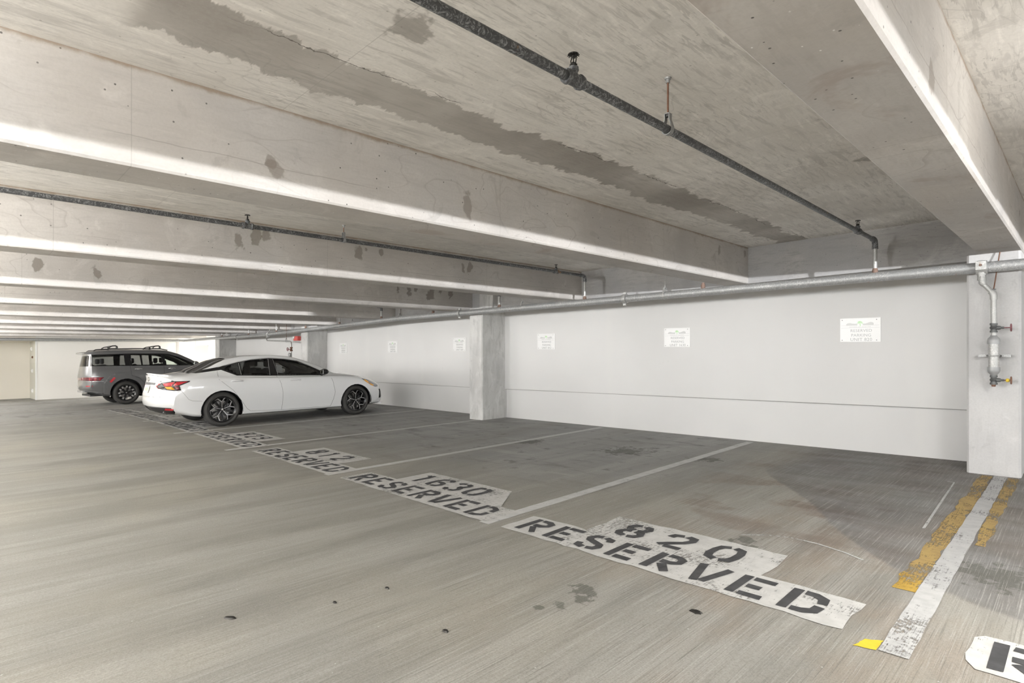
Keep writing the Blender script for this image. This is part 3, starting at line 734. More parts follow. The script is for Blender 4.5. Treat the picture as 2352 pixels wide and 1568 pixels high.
def flat_poly(mb, pts, dz):
    bm = bmesh.new(); vs = [bm.verts.new((x, y, 0)) for x, y in pts]; f = bm.faces.new(vs)
    bmesh.ops.triangulate(bm, faces=[f])
    b = len(mb.v)
    bm.verts.index_update()
    for v in bm.verts: mb.v.append((v.co.x, v.co.y, fz(v.co.x, v.co.y)+dz))
    for f in bm.faces:
        q = [b+v.index for v in f.verts]
        if f.normal.z < 0: q = q[::-1]
        mb.face(q)
    bm.free()
def stall_stencil(x0, num, lab, amp=.006, odd=False):
    y0 = 3.03
    t = thing('parking_stencil', (x0, y0, fz(x0, y0)), lab, 'floor marking', 'reserved stencils painted along the stall fronts')
    nw = 1.30 if len(num) < 4 else 1.30
    a = x0+.52; b = a+nw
    P = [(x0, y0), (x0+2.35, y0-.005), (x0+2.35, y0+.38), (b, y0+.385), (b, y0+.83), (a, y0+.83), (a, y0+.385), (x0, y0+.38)]
    P = rough_poly(P, .09, amp)
    m = MB(); flat_poly(m, P, .003); m.build('white_patch', M['paint_white'], t, recalc=False)
    m = MB(); stencil_text(m, 'RESERVED', x0+.09, y0+.045, .20, .29, .276, .053); m.build('lettering', M['paint_black'], t, recalc=False)
    m = MB(); n = len(num); pit = .30 if n < 4 else .285
    stencil_text(m, num, a+(.18 if n < 4 else .10), y0+.44, .22, .30, .345 if n < 4 else .285, .054); m.build('lettering', M['paint_black'], t, recalc=False)
    return t
stall_stencil(-3.17, '820', 'white floor stencil reading RESERVED 820, nearest whole one', .012)
stall_stencil(-5.72, '1630', 'white floor stencil reading RESERVED 1630')
stall_stencil(-8.28, '812', 'white floor stencil reading RESERVED 812')
stall_stencil(-10.9, '829', 'white floor stencil reading RESERVED 829 beside the white car')
stall_stencil(-13.43, '830', 'faint floor stencil under the tail of the white car')
stall_stencil(-16.0, '813', 'faint floor stencil left of the white car bumper, middle of the far three')
stall_stencil(-18.6, '810', 'farthest faint floor stencil, in front of the grey car')
t = thing('parking_stencil', (-.36, 3.03, fz(-.3, 3)), 'cut off white stencil with a black R at the bottom right corner', 'floor marking', 'reserved stencils painted along the stall fronts')
m = MB(); flat_poly(m, rough_poly([(-.33,3.03),(2.0,3.03),(2.0,3.41),(-.33,3.41),(-.37,3.36),(-.37,3.1)], .06, .006), .003); m.build('white_patch', M['paint_white'], t, recalc=False)
m = MB(); stencil_text(m, 'RESERVED', -.29, 3.075, .20, .29, .276, .053); m.build('lettering', M['paint_black'], t, recalc=False)

def strip(name, mat, x0, x1, y0, y1, lab, cat='floor marking', group=None, dz=.0022, rough=.004, par=None, x0e=None, x1e=None):
    n = max(2, int(abs(y1-y0)/.12)); m = MB(); b = 0
    for i in range(n+1):
        y = y0+(y1-y0)*i/n; k = i/n
        a = x0+((x0e if x0e is not None else x0)-x0)*k; c = x1+((x1e if x1e is not None else x1)-x1)*k
        xa = a+random.uniform(-rough, rough); xc = c+random.uniform(-rough, rough)
        m.v += [(xa, y, fz(xa, y)+dz), (xc, y, fz(xc, y)+dz)]
        if i: q = 2*i; m.face((q-2, q-1, q+1, q))
    o = m.build(name, mat, par, recalc=False)
    if lab: tag(o, lab, cat, group)
    return o
G = 'white stall lines on the deck'
for x, y0, lab in ((-3.35, 3.0, 'white stall line between the 1630 and 820 stencils'), (-5.98, 3.0, 'white stall line between the 812 and 1630 stencils'), (-8.62, 2.8, 'white stall line running to the middle column'),
                   (-11.22, 2.8, 'white stall line along the near side of the white car'), (-13.9, 2.9, 'white stall line on the far side of the white car'), (-16.5, 2.9, 'white stall line between the white and the grey car'), (-19.15, 2.9, 'white stall line along the near side of the grey car')):
    strip('stall_line', M['paint_line'], x-.055, x+.055, y0, 8.2, lab, group=G, x0e=x-.055-.06, x1e=x+.055-.06)
t = thing('painted_column_stripe', (-.6, 3, fz(-.6, 3)), 'white stripe edged in worn yellow running to the right hand column', 'floor marking')
strip('white_stripe', M['stripe_white'], -.655, -.54, 2.93, 7.58, None, par=t, dz=.004, x0e=-.665, x1e=-.565)
strip('yellow_edge', M['paint_yellow'], -.765, -.655, 3.75, 7.55, None, par=t, rough=.02, x0e=-.765, x1e=-.67)
strip('yellow_edge', M['paint_yellow'], -.54, -.475, 4.9, 7.55, None, par=t, rough=.015, x0e=-.565, x1e=-.475)
m = MB(); flat_poly(m, rough_poly([(-.745,2.90),(-.66,2.925),(-.655,3.04),(-.72,3.0)], .02, .004), .003); m.build('yellow_spot', M['paint_yellow_fresh'], t, recalc=False)
m = MB(); ribbon(m, [(-1.76,4.07),(-1.62,4.19),(-1.48,4.24),(-1.3,4.23),(-1.12,4.17),(-.99,4.10)], .017, lambda X, Y: fz(X, Y)+.002); tag(m.build('scrape_mark', M['chalk'], recalc=False), 'thin curved white scrape right of the 820 stencil', 'floor marking')
m = MB(); ribbon(m, [(-.97,7.0),(-.915,6.98),(-.89,6.2),(-.85,5.1)], .016, lambda X, Y: fz(X, Y)+.002); tag(m.build('scrape_mark', M['chalk'], recalc=False), 'thin straight white scrape left of the yellow edged stripe', 'floor marking')
def leafbit(x, y, r, lab, sq=.6, ang=0):
    m = MB(); P = []
    for k in range(14):
        a = k*2*math.pi/14; rr = r*random.uniform(.8, 1.15); u, v = math.cos(a)*rr, math.sin(a)*rr*sq
        P.append((x+u*math.cos(ang)-v*math.sin(ang), y+u*math.sin(ang)+v*math.cos(ang)))
    b = len(m.v)
    for q in P: m.v.append((q[0], q[1], fz(*q)+.001))
    for q in P: m.v.append((x+(q[0]-x)*.75, y+(q[1]-y)*.75, fz(*q)+.007))
    m.v.append((x, y, fz(x, y)+.008)); n = 14
    for k in range(n):
        m.face((b+k, b+(k+1)%n, b+n+(k+1)%n, b+n+k)); m.face((b+n+k, b+n+(k+1)%n, b+2*n))
    tag(m.build('tar_spot', M['dark'], smooth=True), lab, 'tar spot')
leafbit(-1.41, 2.72, .035, 'black tar spot below the V of the 820 stencil'); leafbit(-3.07, 1.02, .033, 'brown black spot at the lower left of the aisle', .45, .7)
leafbit(-2.17, 1.70, .02, 'small black spot in the middle of the aisle foreground'); leafbit(-2.81, 1.78, .018, 'tiny black spot, upper one of the two left of the aisle middle'); leafbit(-2.85, 1.48, .015, 'tiny black spot, lower one of the two left of the aisle middle')

def text_part(txt, size, mat, name, parent, loc, spacing=1.0, sx=1.0):
    cu = bpy.data.curves.new(name, 'FONT'); cu.body = txt; cu.size = size; cu.align_x = 'CENTER'; cu.align_y = 'BOTTOM_BASELINE'; cu.extrude = .0008; cu.space_character = spacing; cu.resolution_u = 3
    tmp = bpy.data.objects.new('tmp', cu); COL.objects.link(tmp)
    bpy.context.view_layer.update()
    me = bpy.data.meshes.new_from_object(tmp.evaluated_get(bpy.context.evaluated_depsgraph_get()))
    bpy.data.objects.remove(tmp); bpy.data.curves.remove(cu)
    me.name = name
    me.transform(Matrix.Rotation(math.pi/2, 4, 'X') @ Matrix.Diagonal((sx, 1, 1, 1)))
    me.materials.clear(); me.materials.append(mat)
    o = bpy.data.objects.new(name, me); COL.objects.link(o); o.parent = parent; o.location = loc
    return o
def sign(x0, zt, unit, lab, tint=True):
    W, Hh = .456, .302; Y = 8.28
    t = thing('parking_sign', (x0+W/2, Y, zt-Hh/2), lab, 'sign', 'reserved parking signs on the white wall')
    def P(u, v, d=.0065): return (x0+u*W, Y-d, zt-v*Hh)
    m = MB(); m.box((x0, Y-.006, zt-Hh), (x0+W, Y-.0005, zt)); m.build('plate', M['sign'], t)
    m = MB()
    for u in (.055, .90 if True else .9):
        for v in (.075, .93): 
            c = P(u, v, .006); m.lathe(c, (0,-1,0), [(0,.0052),(.002,.0045),(.003,.0)], 10)
    m.build('screw', M['screw'], t)
    m = MB()       # skyline swells and rules of the emblem
    def poly(pts): 
        b = len(m.v)
        for q in pts: m.v.append(P(*q))
        m.face([b+i for i in range(len(pts))])
    top = [(.155,.25),(.19,.21),(.25,.20),(.31,.225),(.38,.235),(.43,.225)]; 
    for i in range(len(top)-1): poly([top[i], top[i+1], (top[i+1][0], .30), (top[i][0], .30)])
    top = [(.57,.235),(.63,.235),(.69,.205),(.75,.175),(.80,.185),(.83,.22)]
    for i in range(len(top)-1): poly([top[i], top[i+1], (top[i+1][0], .30), (top[i][0], .30)])
    m.build('emblem_skyline', M['sign_light'], t, recalc=False)
    m = MB()
    for v in (.305, .405):
        if v < .4: poly([(.03,v),(.44,v),(.44,v+.006),(.03,v+.006)]); poly([(.56,v),(.97,v),(.97,v+.006),(.56,v+.006)])
        else: poly([(.03,v),(.97,v),(.97,v+.006),(.03,v+.006)])
    m.build('emblem_rule', M['sign_grey'], t, recalc=False)
    m = MB(); cx, cy_ = .50, .20
    for k in range(9):
        a = -.5+k*(math.pi+1.0)/8; ex, ey = cx+math.cos(a)*.085, cy_-math.sin(a)*.105+.02
        mx, my = (cx+ex)/2-math.sin(a)*.012, (cy_+ey)/2-.022
        d = Vector((ex-cx, ey-cy_)).normalized(); nx, ny = -d.y*.014, d.x*.014
        poly([(cx, cy_), (mx+nx, my+ny), (ex, ey), (mx-nx, my-ny)])
    poly([(.49,.21),(.51,.21),(.52,.33),(.495,.33)])
    m.build('emblem_palm', M['sign_green'], t, recalc=False)
    C = (x0+W/2, zt)
    L = lambda v: (0.0, -.0068, (Hh/2-v*Hh))
    text_part('SHORES OF PANAMA', .021, M['sign_light'], 'lettering', t, L(.395), 1.25)
    text_part('RESERVED', .052, M['sign_grey'], 'lettering', t, (.012, -.0068, Hh/2-.585*Hh), 1.05)
    text_part('PARKING', .052, M['sign_grey'], 'lettering', t, (.012, -.0068, Hh/2-.78*Hh), 1.05)
    text_part('UNIT '+unit, .056, M['sign_grey'], 'lettering', t, (.012, -.0068, Hh/2-.965*Hh), 1.08)
    return t
sign(-2.27, 1.715, '820', 'white parking sign for unit 820, largest and rightmost on the wall')
sign(-4.84, 1.654, '1630', 'white parking sign for unit 1630, second from the right')
sign(-7.64, 1.612, '812', 'white parking sign right of the middle column, unit 812')
sign(-10.287, 1.570, '829', 'white parking sign just left of the middle column, unit 829')
sign(-13.029, 1.520, '830', 'white parking sign above the nose of the white car')
sign(-15.647, 1.485, '813', 'smallest white parking sign, beside the far column with the alarm')
# ------------------------------------------------------------ cars
from mathutils.bvhtree import BVHTree
def paint(name, col, metal=0.0, rough=.28, coat=1.0, inner=(.14,.14,.145)):
    n = N(name)
    g = n.t.nodes.new('ShaderNodeNewGeometry')
    n.put(n.b.inputs['Base Color'], n.mix(g.outputs['Backfacing'], (*col, 1), (*inner, 1)))
    n.set(Metallic=metal, Roughness=rough, Coat__Weight=coat, Coat__Roughness=.04)
    return n.m
def glass(name, tint, refl=.9):
    n = N(name); t = n.t
    tr = t.nodes.new('ShaderNodeBsdfTransparent'); tr.inputs[0].default_value = (*tint, 1)
    gl = t.nodes.new('ShaderNodeBsdfGlossy'); gl.inputs['Roughness'].default_value = .02; gl.inputs[0].default_value = (refl, refl, refl, 1)
    fr = t.nodes.new('ShaderNodeFresnel'); fr.inputs[0].default_value = 1.5
    mx = t.nodes.new('ShaderNodeMixShader'); t.links.new(fr.outputs[0], mx.inputs[0]); t.links.new(tr.outputs[0], mx.inputs[1]); t.links.new(gl.outputs[0], mx.inputs[2])
    t.links.new(mx.outputs[0], n.out.inputs[0]); t.nodes.remove(n.b)
    return n.m
M['white_car'] = paint('white_car_paint', (.80, .805, .81))
M['grey_car'] = paint('grey_car_paint', (.17, .172, .176), .35, .3)
M['cladding'] = simple('dark_grey_cladding', (.125, .126, .128), .45, 0.0)
M['tint'] = glass('tinted_window', (.70, .71, .71))
M['clear'] = glass('clear_window', (.86, .89, .87))
M['gloss_black'] = simple('gloss_black_trim', (.012, .012, .013), .12)
M['satin_black'] = simple('satin_black_plastic', (.025, .025, .026), .45)
M['chrome'] = simple('bright_metal_trim', (.75, .75, .75), .18, 1.0)
M['silver'] = simple('machined_silver', (.62, .62, .62), .3, .8)
M['tyre'] = simple('tyre_rubber', (.045, .044, .042), .75)
M['rimblack'] = simple('gloss_black_rim', (.02, .02, .021), .22, .2)
M['disc'] = simple('brake_disc_steel', (.35, .34, .33), .35, .9)
M['cabin'] = simple('dark_cabin_trim', (.07, .07, .073), .8)
M['seat'] = simple('charcoal_seat_fabric', (.11, .11, .115), .85)
M['lamp_red'] = simple('red_lamp_lens', (.52, .02, .03), .12, 0, Coat__Weight=1.0)
M['lamp_deep'] = simple('deep_red_lamp_lens', (.16, .008, .02), .12, 0, Coat__Weight=1.0)
M['lamp_amber'] = simple('amber_lamp_lens', (.85, .38, .02), .15, 0, Coat__Weight=1.0)
M['lamp_clear'] = simple('smoky_headlamp_lens', (.16, .165, .17), .08, .2, Coat__Weight=1.0)
M['plate'] = simple('licence_plate_face', (.72, .72, .62), .4)
M['seam'] = simple('panel_gap', (.22, .22, .22), .7)

def pchip(xs, ys, x):
    n = len(xs)
    if x <= xs[0]: return ys[0]
    if x >= xs[-1]: return ys[-1]
    h = [xs[i+1]-xs[i] for i in range(n-1)]; d = [(ys[i+1]-ys[i])/h[i] for i in range(n-1)]
    def slope(i):
        if i == 0: return d[0]
        if i == n-1: return d[-1]
        if d[i-1]*d[i] <= 0: return 0
        w1 = 2*h[i]+h[i-1]; w2 = h[i]+2*h[i-1]; return (w1+w2)/(w1/d[i-1]+w2/d[i])
    i = max(k for k in range(n-1) if xs[k] <= x); t = (x-xs[i])/h[i]
    a, b = slope(i), slope(i+1)
    return (ys[i]*(2*t**3-3*t**2+1)+ys[i+1]*(-2*t**3+3*t**2)+a*h[i]*(t**3-2*t**2+t)+b*h[i]*(t**3-t**2))
def catmull(P, per):
    out = []
    for i in range(len(P)-1):
        p0 = P[i-1] if i else [2*P[0][k]-P[1][k] for k in (0,1)]
        p3 = P[i+2] if i+2 < len(P) else [-P[i][0], P[i][1]]
        for k in range(per):
            t = k/per
            out.append(tuple(.5*((2*P[i][j])+(-p0[j]+P[i+1][j])*t+(2*p0[j]-5*P[i][j]+4*P[i+1][j]-p3[j])*t*t+(-p0[j]+3*P[i][j]-3*P[i+1][j]+p3[j])*t**3) for j in (0,1)))
    out.append(tuple(P[-1])); return out
class Body:
    def __init__(s, rows, rear, front, ns=84):
        """rows: x, zb, yb, (yl,zl),(ym,zm),(ys,zs),(yw,zw),(yr,zr),(yt,zt), zc ; rear/front: end shaping functions (y,z)->shift"""
        xs = [r[0] for r in rows]; cols = list(zip(*[r[1:] for r in rows]))
        X = [xs[0]+(xs[-1]-xs[0])*i/ns for i in range(ns+1)]
        s.bm = bmesh.new(); x0, x1 = xs[0], xs[-1]
        def shape(x, y, z):
            k = max(0, 1-(x-x0)/.75)**1.6; q = max(0, 1-(x1-x)/1.0)**1.6
            return (x+rear(abs(y), z)*k-front(abs(y), z)*q, y, z)
        grid = []
        for x in X:
            v = [pchip(xs, c, x) for c in cols]
            zb, yb = v[0], v[1]; P = [(v[2+2*i], v[3+2*i]) for i in range(6)]+[(0, v[14])]
            half = [(0, zb), (yb*.5, zb), (yb, zb), ((yb+P[0][0])/2+.01, (zb+P[0][1])/2-.012)]+catmull(P, 6)
            ring = [s.bm.verts.new(shape(x, -y, z)) for y, z in half]
            ring += [s.bm.verts.new(shape(x, y, z)) for y, z in half[-2:0:-1]]
            grid.append((ring, half))
        n = len(grid[0][0])
        for i in range(len(grid)-1):
            a, b = grid[i][0], grid[i+1][0]
            for k in range(n): s.bm.faces.new((a[k], b[k], b[(k+1) % n], a[(k+1) % n]))
        h = len(grid[0][1])
        for gi, x in ((0, x0), (-1, x1)):         # end caps, columns from side to side
            ring, half = grid[gi]; K = 10; rowsv = []
            for j in range(h):
                y, z = half[j]
                R = ring[j]; L = ring[(n-j) % n]
                if j in (0, h-1): rowsv.append([R]*(K+1)); continue
                rowsv.append([R]+[s.bm.verts.new(shape(x, -y+2*y*k/K, z)) for k in range(1, K)]+[L])
            for j in range(h-1):
                for k in range(K):
                    q = [rowsv[j][k], rowsv[j+1][k], rowsv[j+1][k+1], rowsv[j][k+1]]
                    u = []
                    for w in q:
                        if w not in u: u.append(w)
                    if len(u) > 2:
                        try: s.bm.faces.new(u)
                        except ValueError: pass
        bmesh.ops.recalc_face_normals(s.bm, faces=s.bm.faces)
        s.bm.normal_update(); s.bvh = BVHTree.FromBMesh(s.bm)
        s.full = s.bm.copy()
    def side(s, x, z, sgn=-1, off=0):
        h = s.bvh.ray_cast(Vector((x, sgn*3, z)), Vector((0, -sgn, 0)))
        return h[0]+h[1]*off if h[0] else Vector((x, sgn*.9, z))
    def hit(s, o, d, off=0):
        h = s.bvh.ray_cast(Vector(o), Vector(d)); return h[0]+h[1]*off if h[0] else None
    def carve(s, poly, U, V, filt):
        """cut the outline (in U,V coordinates) out of the shell; returns its faces as a new bmesh"""
        U = Vector(U); V = Vector(V); D = U.cross(V); bm = s.bm
        us = [p[0] for p in poly]; vs = [p[1] for p in poly]; e = .2
        def near(f):
            c = f.calc_center_median(); u, v = c.dot(U), c.dot(V)
            return filt(c, f.normal) and min(us)-e < u < max(us)+e and min(vs)-e < v < max(vs)+e
        for i in range(len(poly)):
            a = poly[i]; b = poly[(i+1) % len(poly)]
            pa = U*a[0]+V*a[1]; e2 = U*(b[0]-a[0])+V*(b[1]-a[1]); nrm = e2.cross(D).normalized()
            lo = (min(a[0], b[0])-.12, min(a[1], b[1])-.12); hi = (max(a[0], b[0])+.12, max(a[1], b[1])+.12)
            fs = [f for f in bm.faces if near(f)]
            ge = set(); [ge.update(f.edges) for f in fs]; gv = set(); [gv.update(f.verts) for f in fs]
            bmesh.ops.bisect_plane(bm, geom=list(gv)+list(ge)+fs, plane_co=pa, plane_no=nrm, dist=1e-5)
        def inside(u, v):
            r = False; j = len(poly)-1
            for i in range(len(poly)):
                if (poly[i][1] > v) != (poly[j][1] > v) and u < (poly[j][0]-poly[i][0])*(v-poly[i][1])/(poly[j][1]-poly[i][1])+poly[i][0]: r = not r
                j = i
            return r
        sel = []
        for f in bm.faces:
            if not near(f): continue
            c = f.calc_center_median()
            if inside(c.dot(U), c.dot(V)): sel.append(f)
        out = bmesh.new(); vm = {}
        for f in sel:
            q = []
            for v in f.verts:
                if v not in vm: vm[v] = out.verts.new(v.co)
                q.append(vm[v])
            try: out.faces.new(q)
            except ValueError: pass
        bmesh.ops.delete(bm, geom=sel, context='FACES')
        out.normal_update()
        return out
def bm_obj(bm, name, mat, par, off=0.0, thick=0.0, sub=None):
    if off:
        bm.normal_update(); sh = {v: v.normal.copy() for v in bm.verts}
        for v, nn in sh.items(): v.co += nn*off
    me = bpy.data.meshes.new(name); bm.to_mesh(me); bm.free(); me.materials.append(mat); me.shade_smooth()
    try: me.set_sharp_from_angle(angle=math.radians(40))
    except Exception: pass
    o = bpy.data.objects.new(name, me); COL.objects.link(o); o.parent = par; ORG[o.name] = Vector((0,0,0))
    if thick:
        md = o.modifiers.new('thickness', 'SOLIDIFY'); md.thickness = thick; md.offset = -1
    return o
SX, SZ_ = (1, 0, 0), (0, 0, 1)
def sidef(sgn, ymin=.3): return lambda c, n: c.y*sgn > ymin
def surf_ribbon(mb, B, pts, w, sgn=-1, off=.002, thick=.003):
    # a narrow raised strip that follows the car side
    P = []
    for i in range(len(pts)-1):
        a, b = pts[i], pts[i+1]; n = max(1, int(math.hypot(b[0]-a[0], b[1]-a[1])/.05))
        P += [(a[0]+(b[0]-a[0])*k/n, a[1]+(b[1]-a[1])*k/n) for k in range(n)]
    P.append(pts[-1]); rings = []
    for i, (x, z) in enumerate(P):
        a = P[max(i-1, 0)]; b = P[min(i+1, len(P)-1)]; d = Vector((b[0]-a[0], b[1]-a[1])).normalized(); nx, nz = -d.y*w/2, d.x*w/2
        q0 = B.side(x+nx, z+nz, sgn, off); q1 = B.side(x-nx, z-nz, sgn, off)
        o = Vector((0, sgn*thick, 0)); rings.append([q0, q0+o, q1+o, q1-o*0])
    mb.loft(rings)
def tube_on(mb, B, pts, r, sgn=-1, off=.004):
    P = []
    for i in range(len(pts)-1):
        a, b = pts[i], pts[i+1]; n = max(1, int(math.hypot(b[0]-a[0], b[1]-a[1])/.06))
        P += [(a[0]+(b[0]-a[0])*k/n, a[1]+(b[1]-a[1])*k/n) for k in range(n)]
    P.append(pts[-1]); mb.path([B.side(x, z, sgn, off) for x, z in P], r, 8)

def make_wheel(par, x, y, sgn, R, rim, style, W=.235):
    """wheel centred at (x, y) with its outer face towards sgn"""
    c = Vector((x, y, R)); ax = Vector((0, sgn, 0)); h = W/2
    w = MB(); w.lathe(c, ax, [(-h+.02, rim-.01), (-h, rim+.02), (-h+.005, R-.05), (-h+.03, R-.008), (-h+.06, R), (h-.06, R), (h-.03, R-.008), (h-.006, R-.045), (h, (R+rim)/2), (h-.004, rim+.016), (h-.022, rim)], 56, caps=False)
    wo = w.build('wheel', M['tyre'], par, smooth=50, local=True)
    # tread grooves on the shoulder
    g = MB()
    for yy in (-.05, 0, .05): g.torus(c+ax*yy, ax, R+.0005, .0025, 48, 6)
    g.build('tread_rib', M['satin_black'], wo, local=True)
    r = MB(); r.lathe(c, ax, [(-h+.02, rim-.012), (h-.03, rim-.03), (h-.018, rim-.006), (h-.010, rim+.002), (h-.014, rim+.008), (h-.03, rim)], 56, caps=False); r.build('rim_barrel', M['rimblack'], wo, smooth=40, local=True)
    d = MB(); d.lathe(c, ax, [(-.02, .03), (-.02, rim*.68), (0, rim*.68), (0, .06), (.0, .0)], 36); d.build('brake_disc', M['disc'], wo, smooth=40, local=True)
    cl = MB(); cl.cbox(c+ax*.012+Vector((.13 if x < 1 else -.13, 0, .02)), (.07, .07, .16)); cl.build('brake_caliper', M['iron'], wo, local=True, bevel=.01)
    f = h-.028
    def P(a, rr, dy=0): return c+Vector((math.cos(a)*rr, 0, math.sin(a)*rr))+ax*(f+dy-(.018*(1-rr/rim)**1))
    def bar(mb, p, q, w0, w1, t, dy0=0, dy1=0):
        a0, r0 = p; a1, r1 = q; A = P(a0, r0, dy0); Bq = P(a1, r1, dy1); d = (Bq-A).normalized(); nn = d.cross(ax).normalized()
        mb.loft([[A+nn*w0/2, A-nn*w0/2, A-nn*w0/2-ax*t, A+nn*w0/2-ax*t], [Bq+nn*w1/2, Bq-nn*w1/2, Bq-nn*w1/2-ax*t, Bq+nn*w1/2-ax*t]])
    T = math.tau
    hub = MB(); hub.lathe(c+ax*(f-.03), ax, [(-.02, .055), (.0, .052), (.012, .035), (.022, .032), (.024, .0)], 24)
    for k in range(5):
        a = T*k/5+.3; hub.lathe(c+ax*(f-.035)+Vector((math.cos(a)*.052, 0, math.sin(a)*.052)), ax, [(-.02, .016), (.006, .014), (.008, .0)], 10)
    hub.build('hub', M['rimblack'], wo, smooth=40, local=True)
    b = MB(); b.lathe(c+ax*(f-.007), ax, [(0, .02), (.003, .019), (.0035, .0)], 20); b.build('centre_cap', M['silver'], wo, local=True)
    if style == 'sedan':
        blk = MB(); sil = MB()
        for k in range(5):
            a = T*k/5+.35
            bar(blk, (a, .02), (a, rim*.60), .046, .036, .03, -.004, -.004)
            bar(blk, (a, rim*.58), (a+.36, rim*.98), .030, .036, .028, -.004, -.004)
            bar(blk, (a, rim*.58), (a-.24, rim*.98), .030, .036, .028, -.004, -.004)
            bar(blk, (a+.63, .03), (a+.58, rim*.97), .014, .016, .03, -.014, -.014)
            bar(blk, (a+.63, .03), (a+.72, rim*.97), .014, .016, .03, -.014, -.014)
            bar(sil, (a, .026), (a, rim*.60), .009, .012, .007, .003, .003)
            bar(sil, (a, rim*.58), (a+.36, rim*.90), .014, .012, .007, .003, .003)
            bar(sil, (a+.36, rim*.91), (a+.74, rim*.93), .010, .007, .006, .003, .002)
            bar(sil, (a, rim*.58), (a-.22, rim*.89), .009, .011, .007, .003, .003)
            bar(sil, (a-.22, rim*.89), (a-.40, rim*.95), .010, .007, .006, .003, .002)
        blk.build('spokes', M['rimblack'], wo, local=True); sil.build('machined_edge', M['silver'], wo, local=True)
    else:
        blk = MB(); sil = MB()
        for k in range(6):
            a = T*k/6+.26
            bar(blk, (a-.16, .03), (a-.10, rim*.8), .03, .04, .03, -.006, -.006)
            bar(blk, (a+.16, .03), (a+.10, rim*.8), .03, .04, .03, -.006, -.006)
            bar(blk, (a, rim*.7), (a, rim*.98), .11, .11, .03, -.006, -.006)
            for s_ in (-1, 1):
                bar(sil, (a+s_*.10, rim*.74), (a+s_*.36, rim*.74), .038, .034, .008, .003, .003)
                bar(sil, (a+s_*.20, rim*.76), (a+s_*.22, rim*.95), .034, .03, .008, .003, .003)
                bar(sil, (a+s_*.22, rim*.93), (a+s_*.40, rim*.93), .022, .022, .008, .002, .002)
        blk.build('spokes', M['rimblack'], wo, local=True); sil.build('machined_edge', M['silver'], wo, local=True)
    return wo
def arch(B, x, z, r, n=26): return [(x+math.cos(2*math.pi*k/n)*r, z+math.sin(2*math.pi*k/n)*r) for k in range(n)]
def liner(par, x, z, r, sgn, y0, y1):
    m = MB(); n = 22; R0 = []; R1 = []
    for k in range(n+1):
        a = -.15+(math.pi+.3)*k/n; R0.append((x+math.cos(a)*r, sgn*y0, z+math.sin(a)*r)); R1.append((x+math.cos(a)*r, sgn*y1, z+math.sin(a)*r))
    m.loft([R0, R1], caps=False, closed=False); b = len(m.v); m.v += R0; m.face([b+i for i in range(n+1)])
    m.build('wheel_arch_liner', M['satin_black'], par, local=True)
def seat(par, x, y, z, w=.48, back=.62, head=True, n='seat'):
    m = MB(); m.cbox((x, y, z), (.5, w, .16)); o = m.build(n, M['seat'], par, local=True, bevel=.04)
    m = MB(); m.cbox((0,0,0), (.13, w, back), Matrix.Translation((x-.27, y, z+.30)) @ Matrix.Rotation(-.28, 4, 'Y')); m.build('backrest', M['seat'], o, local=True, bevel=.04)
    if head:
        for yy in ((0,) if w < .8 else (-.38, .38)):
            m = MB(); m.cbox((x-.37, y+yy, z+.30+back/2+.10), (.09, .25, .17)); m.build('headrest', M['seat'], o, local=True, bevel=.035)
            m = MB()
            for q in (-.05, .05): m.tube((x-.36, y+yy+q, z+.30+back/2-.06), (x-.37, y+yy+q, z+.30+back/2+.04), .006, 6)
            m.build('headrest_post', M['chrome'], o, local=True)
def cabin(par, x0, x1, zf_, rowsx, wheelx, zs):
    m = MB(); m.box((x0, -.74, zf_), (x1, .74, zf_+.04)); m.build('cabin_floor', M['cabin'], par, local=True)
    for i, sx in enumerate(rowsx):
        if i == 0:
            for y in (-.37, .37): seat(par, sx, y, zs)
        else: seat(par, sx, 0, zs+.02, 1.25, .56)
    m = MB(); m.cbox((wheelx+.42, 0, zs+.34), (.42, 1.36, .22)); m.build('dashboard', M['cabin'], par, local=True, bevel=.06)
    m = MB(); ax = Vector((1, 0, -.35)); m.torus((wheelx+.1, .37, zs+.36), ax, .18, .014, 28, 8)
    for k in range(3):
        a = math.tau*k/3+.5; e1 = ax.normalized().cross(Vector((0, 1, 0))).normalized(); d = Vector((0, 1, 0))*math.cos(a)+e1*math.sin(a)
        m.tube(Vector((wheelx+.1, .37, zs+.36)), Vector((wheelx+.1, .37, zs+.36))+d*.18, .012, 6)
    m.build('steering_wheel', M['cabin'], par, local=True)
def mirror(par, B, x, z, mat, sgn, y0):
    m = MB(); c = Vector((x, sgn*(y0+.14), z+.02))
    prof = [(-.07, .02, .02), (-.05, .095, .058), (.0, .105, .066), (.05, .08, .05), (.085, .03, .02)]
    R = []
    for dx, a, b in prof: R.append([c+Vector((dx, math.cos(t)*a*(1), math.sin(t)*b)) for t in [math.tau*k/14 for k in range(14)]])
    m.loft(R); o = m.build('door_mirror', mat, par, smooth=50, local=True)
    m = MB(); m.path([(x+.01, sgn*(y0-.04), z-.05), (x+.01, sgn*(y0+.06), z-.03)], [.03, .022], 10); m.build('mirror_stalk', M['gloss_black'], o, smooth=50, local=True)
    m = MB(); m.cbox(c+Vector((-.066, 0, 0)), (.008, .15, .085)); m.build('mirror_glass', M['chrome'], o, local=True, bevel=.003)
    return o
def handle(par, B, x, z, sgn, mat, L=.22):
    m = MB(); p = [B.side(x-L/2, z, sgn, .006), B.side(x-L/4, z+.003, sgn, .03), B.side(x+L/4, z+.003, sgn, .03), B.side(x+L/2, z, sgn, .006)]
    m.path(p, [.013, .020, .020, .013], 10); rc = MB(); rc.lathe(B.side(x, z-.004, sgn, -.012), (0, sgn, 0), [(0, .045), (.0145, .04), (.0150, .0)], 18); rc.build('handle_recess', mat, par, smooth=50, local=True)
    return m.build('door_handle', mat, par, smooth=50, local=True)

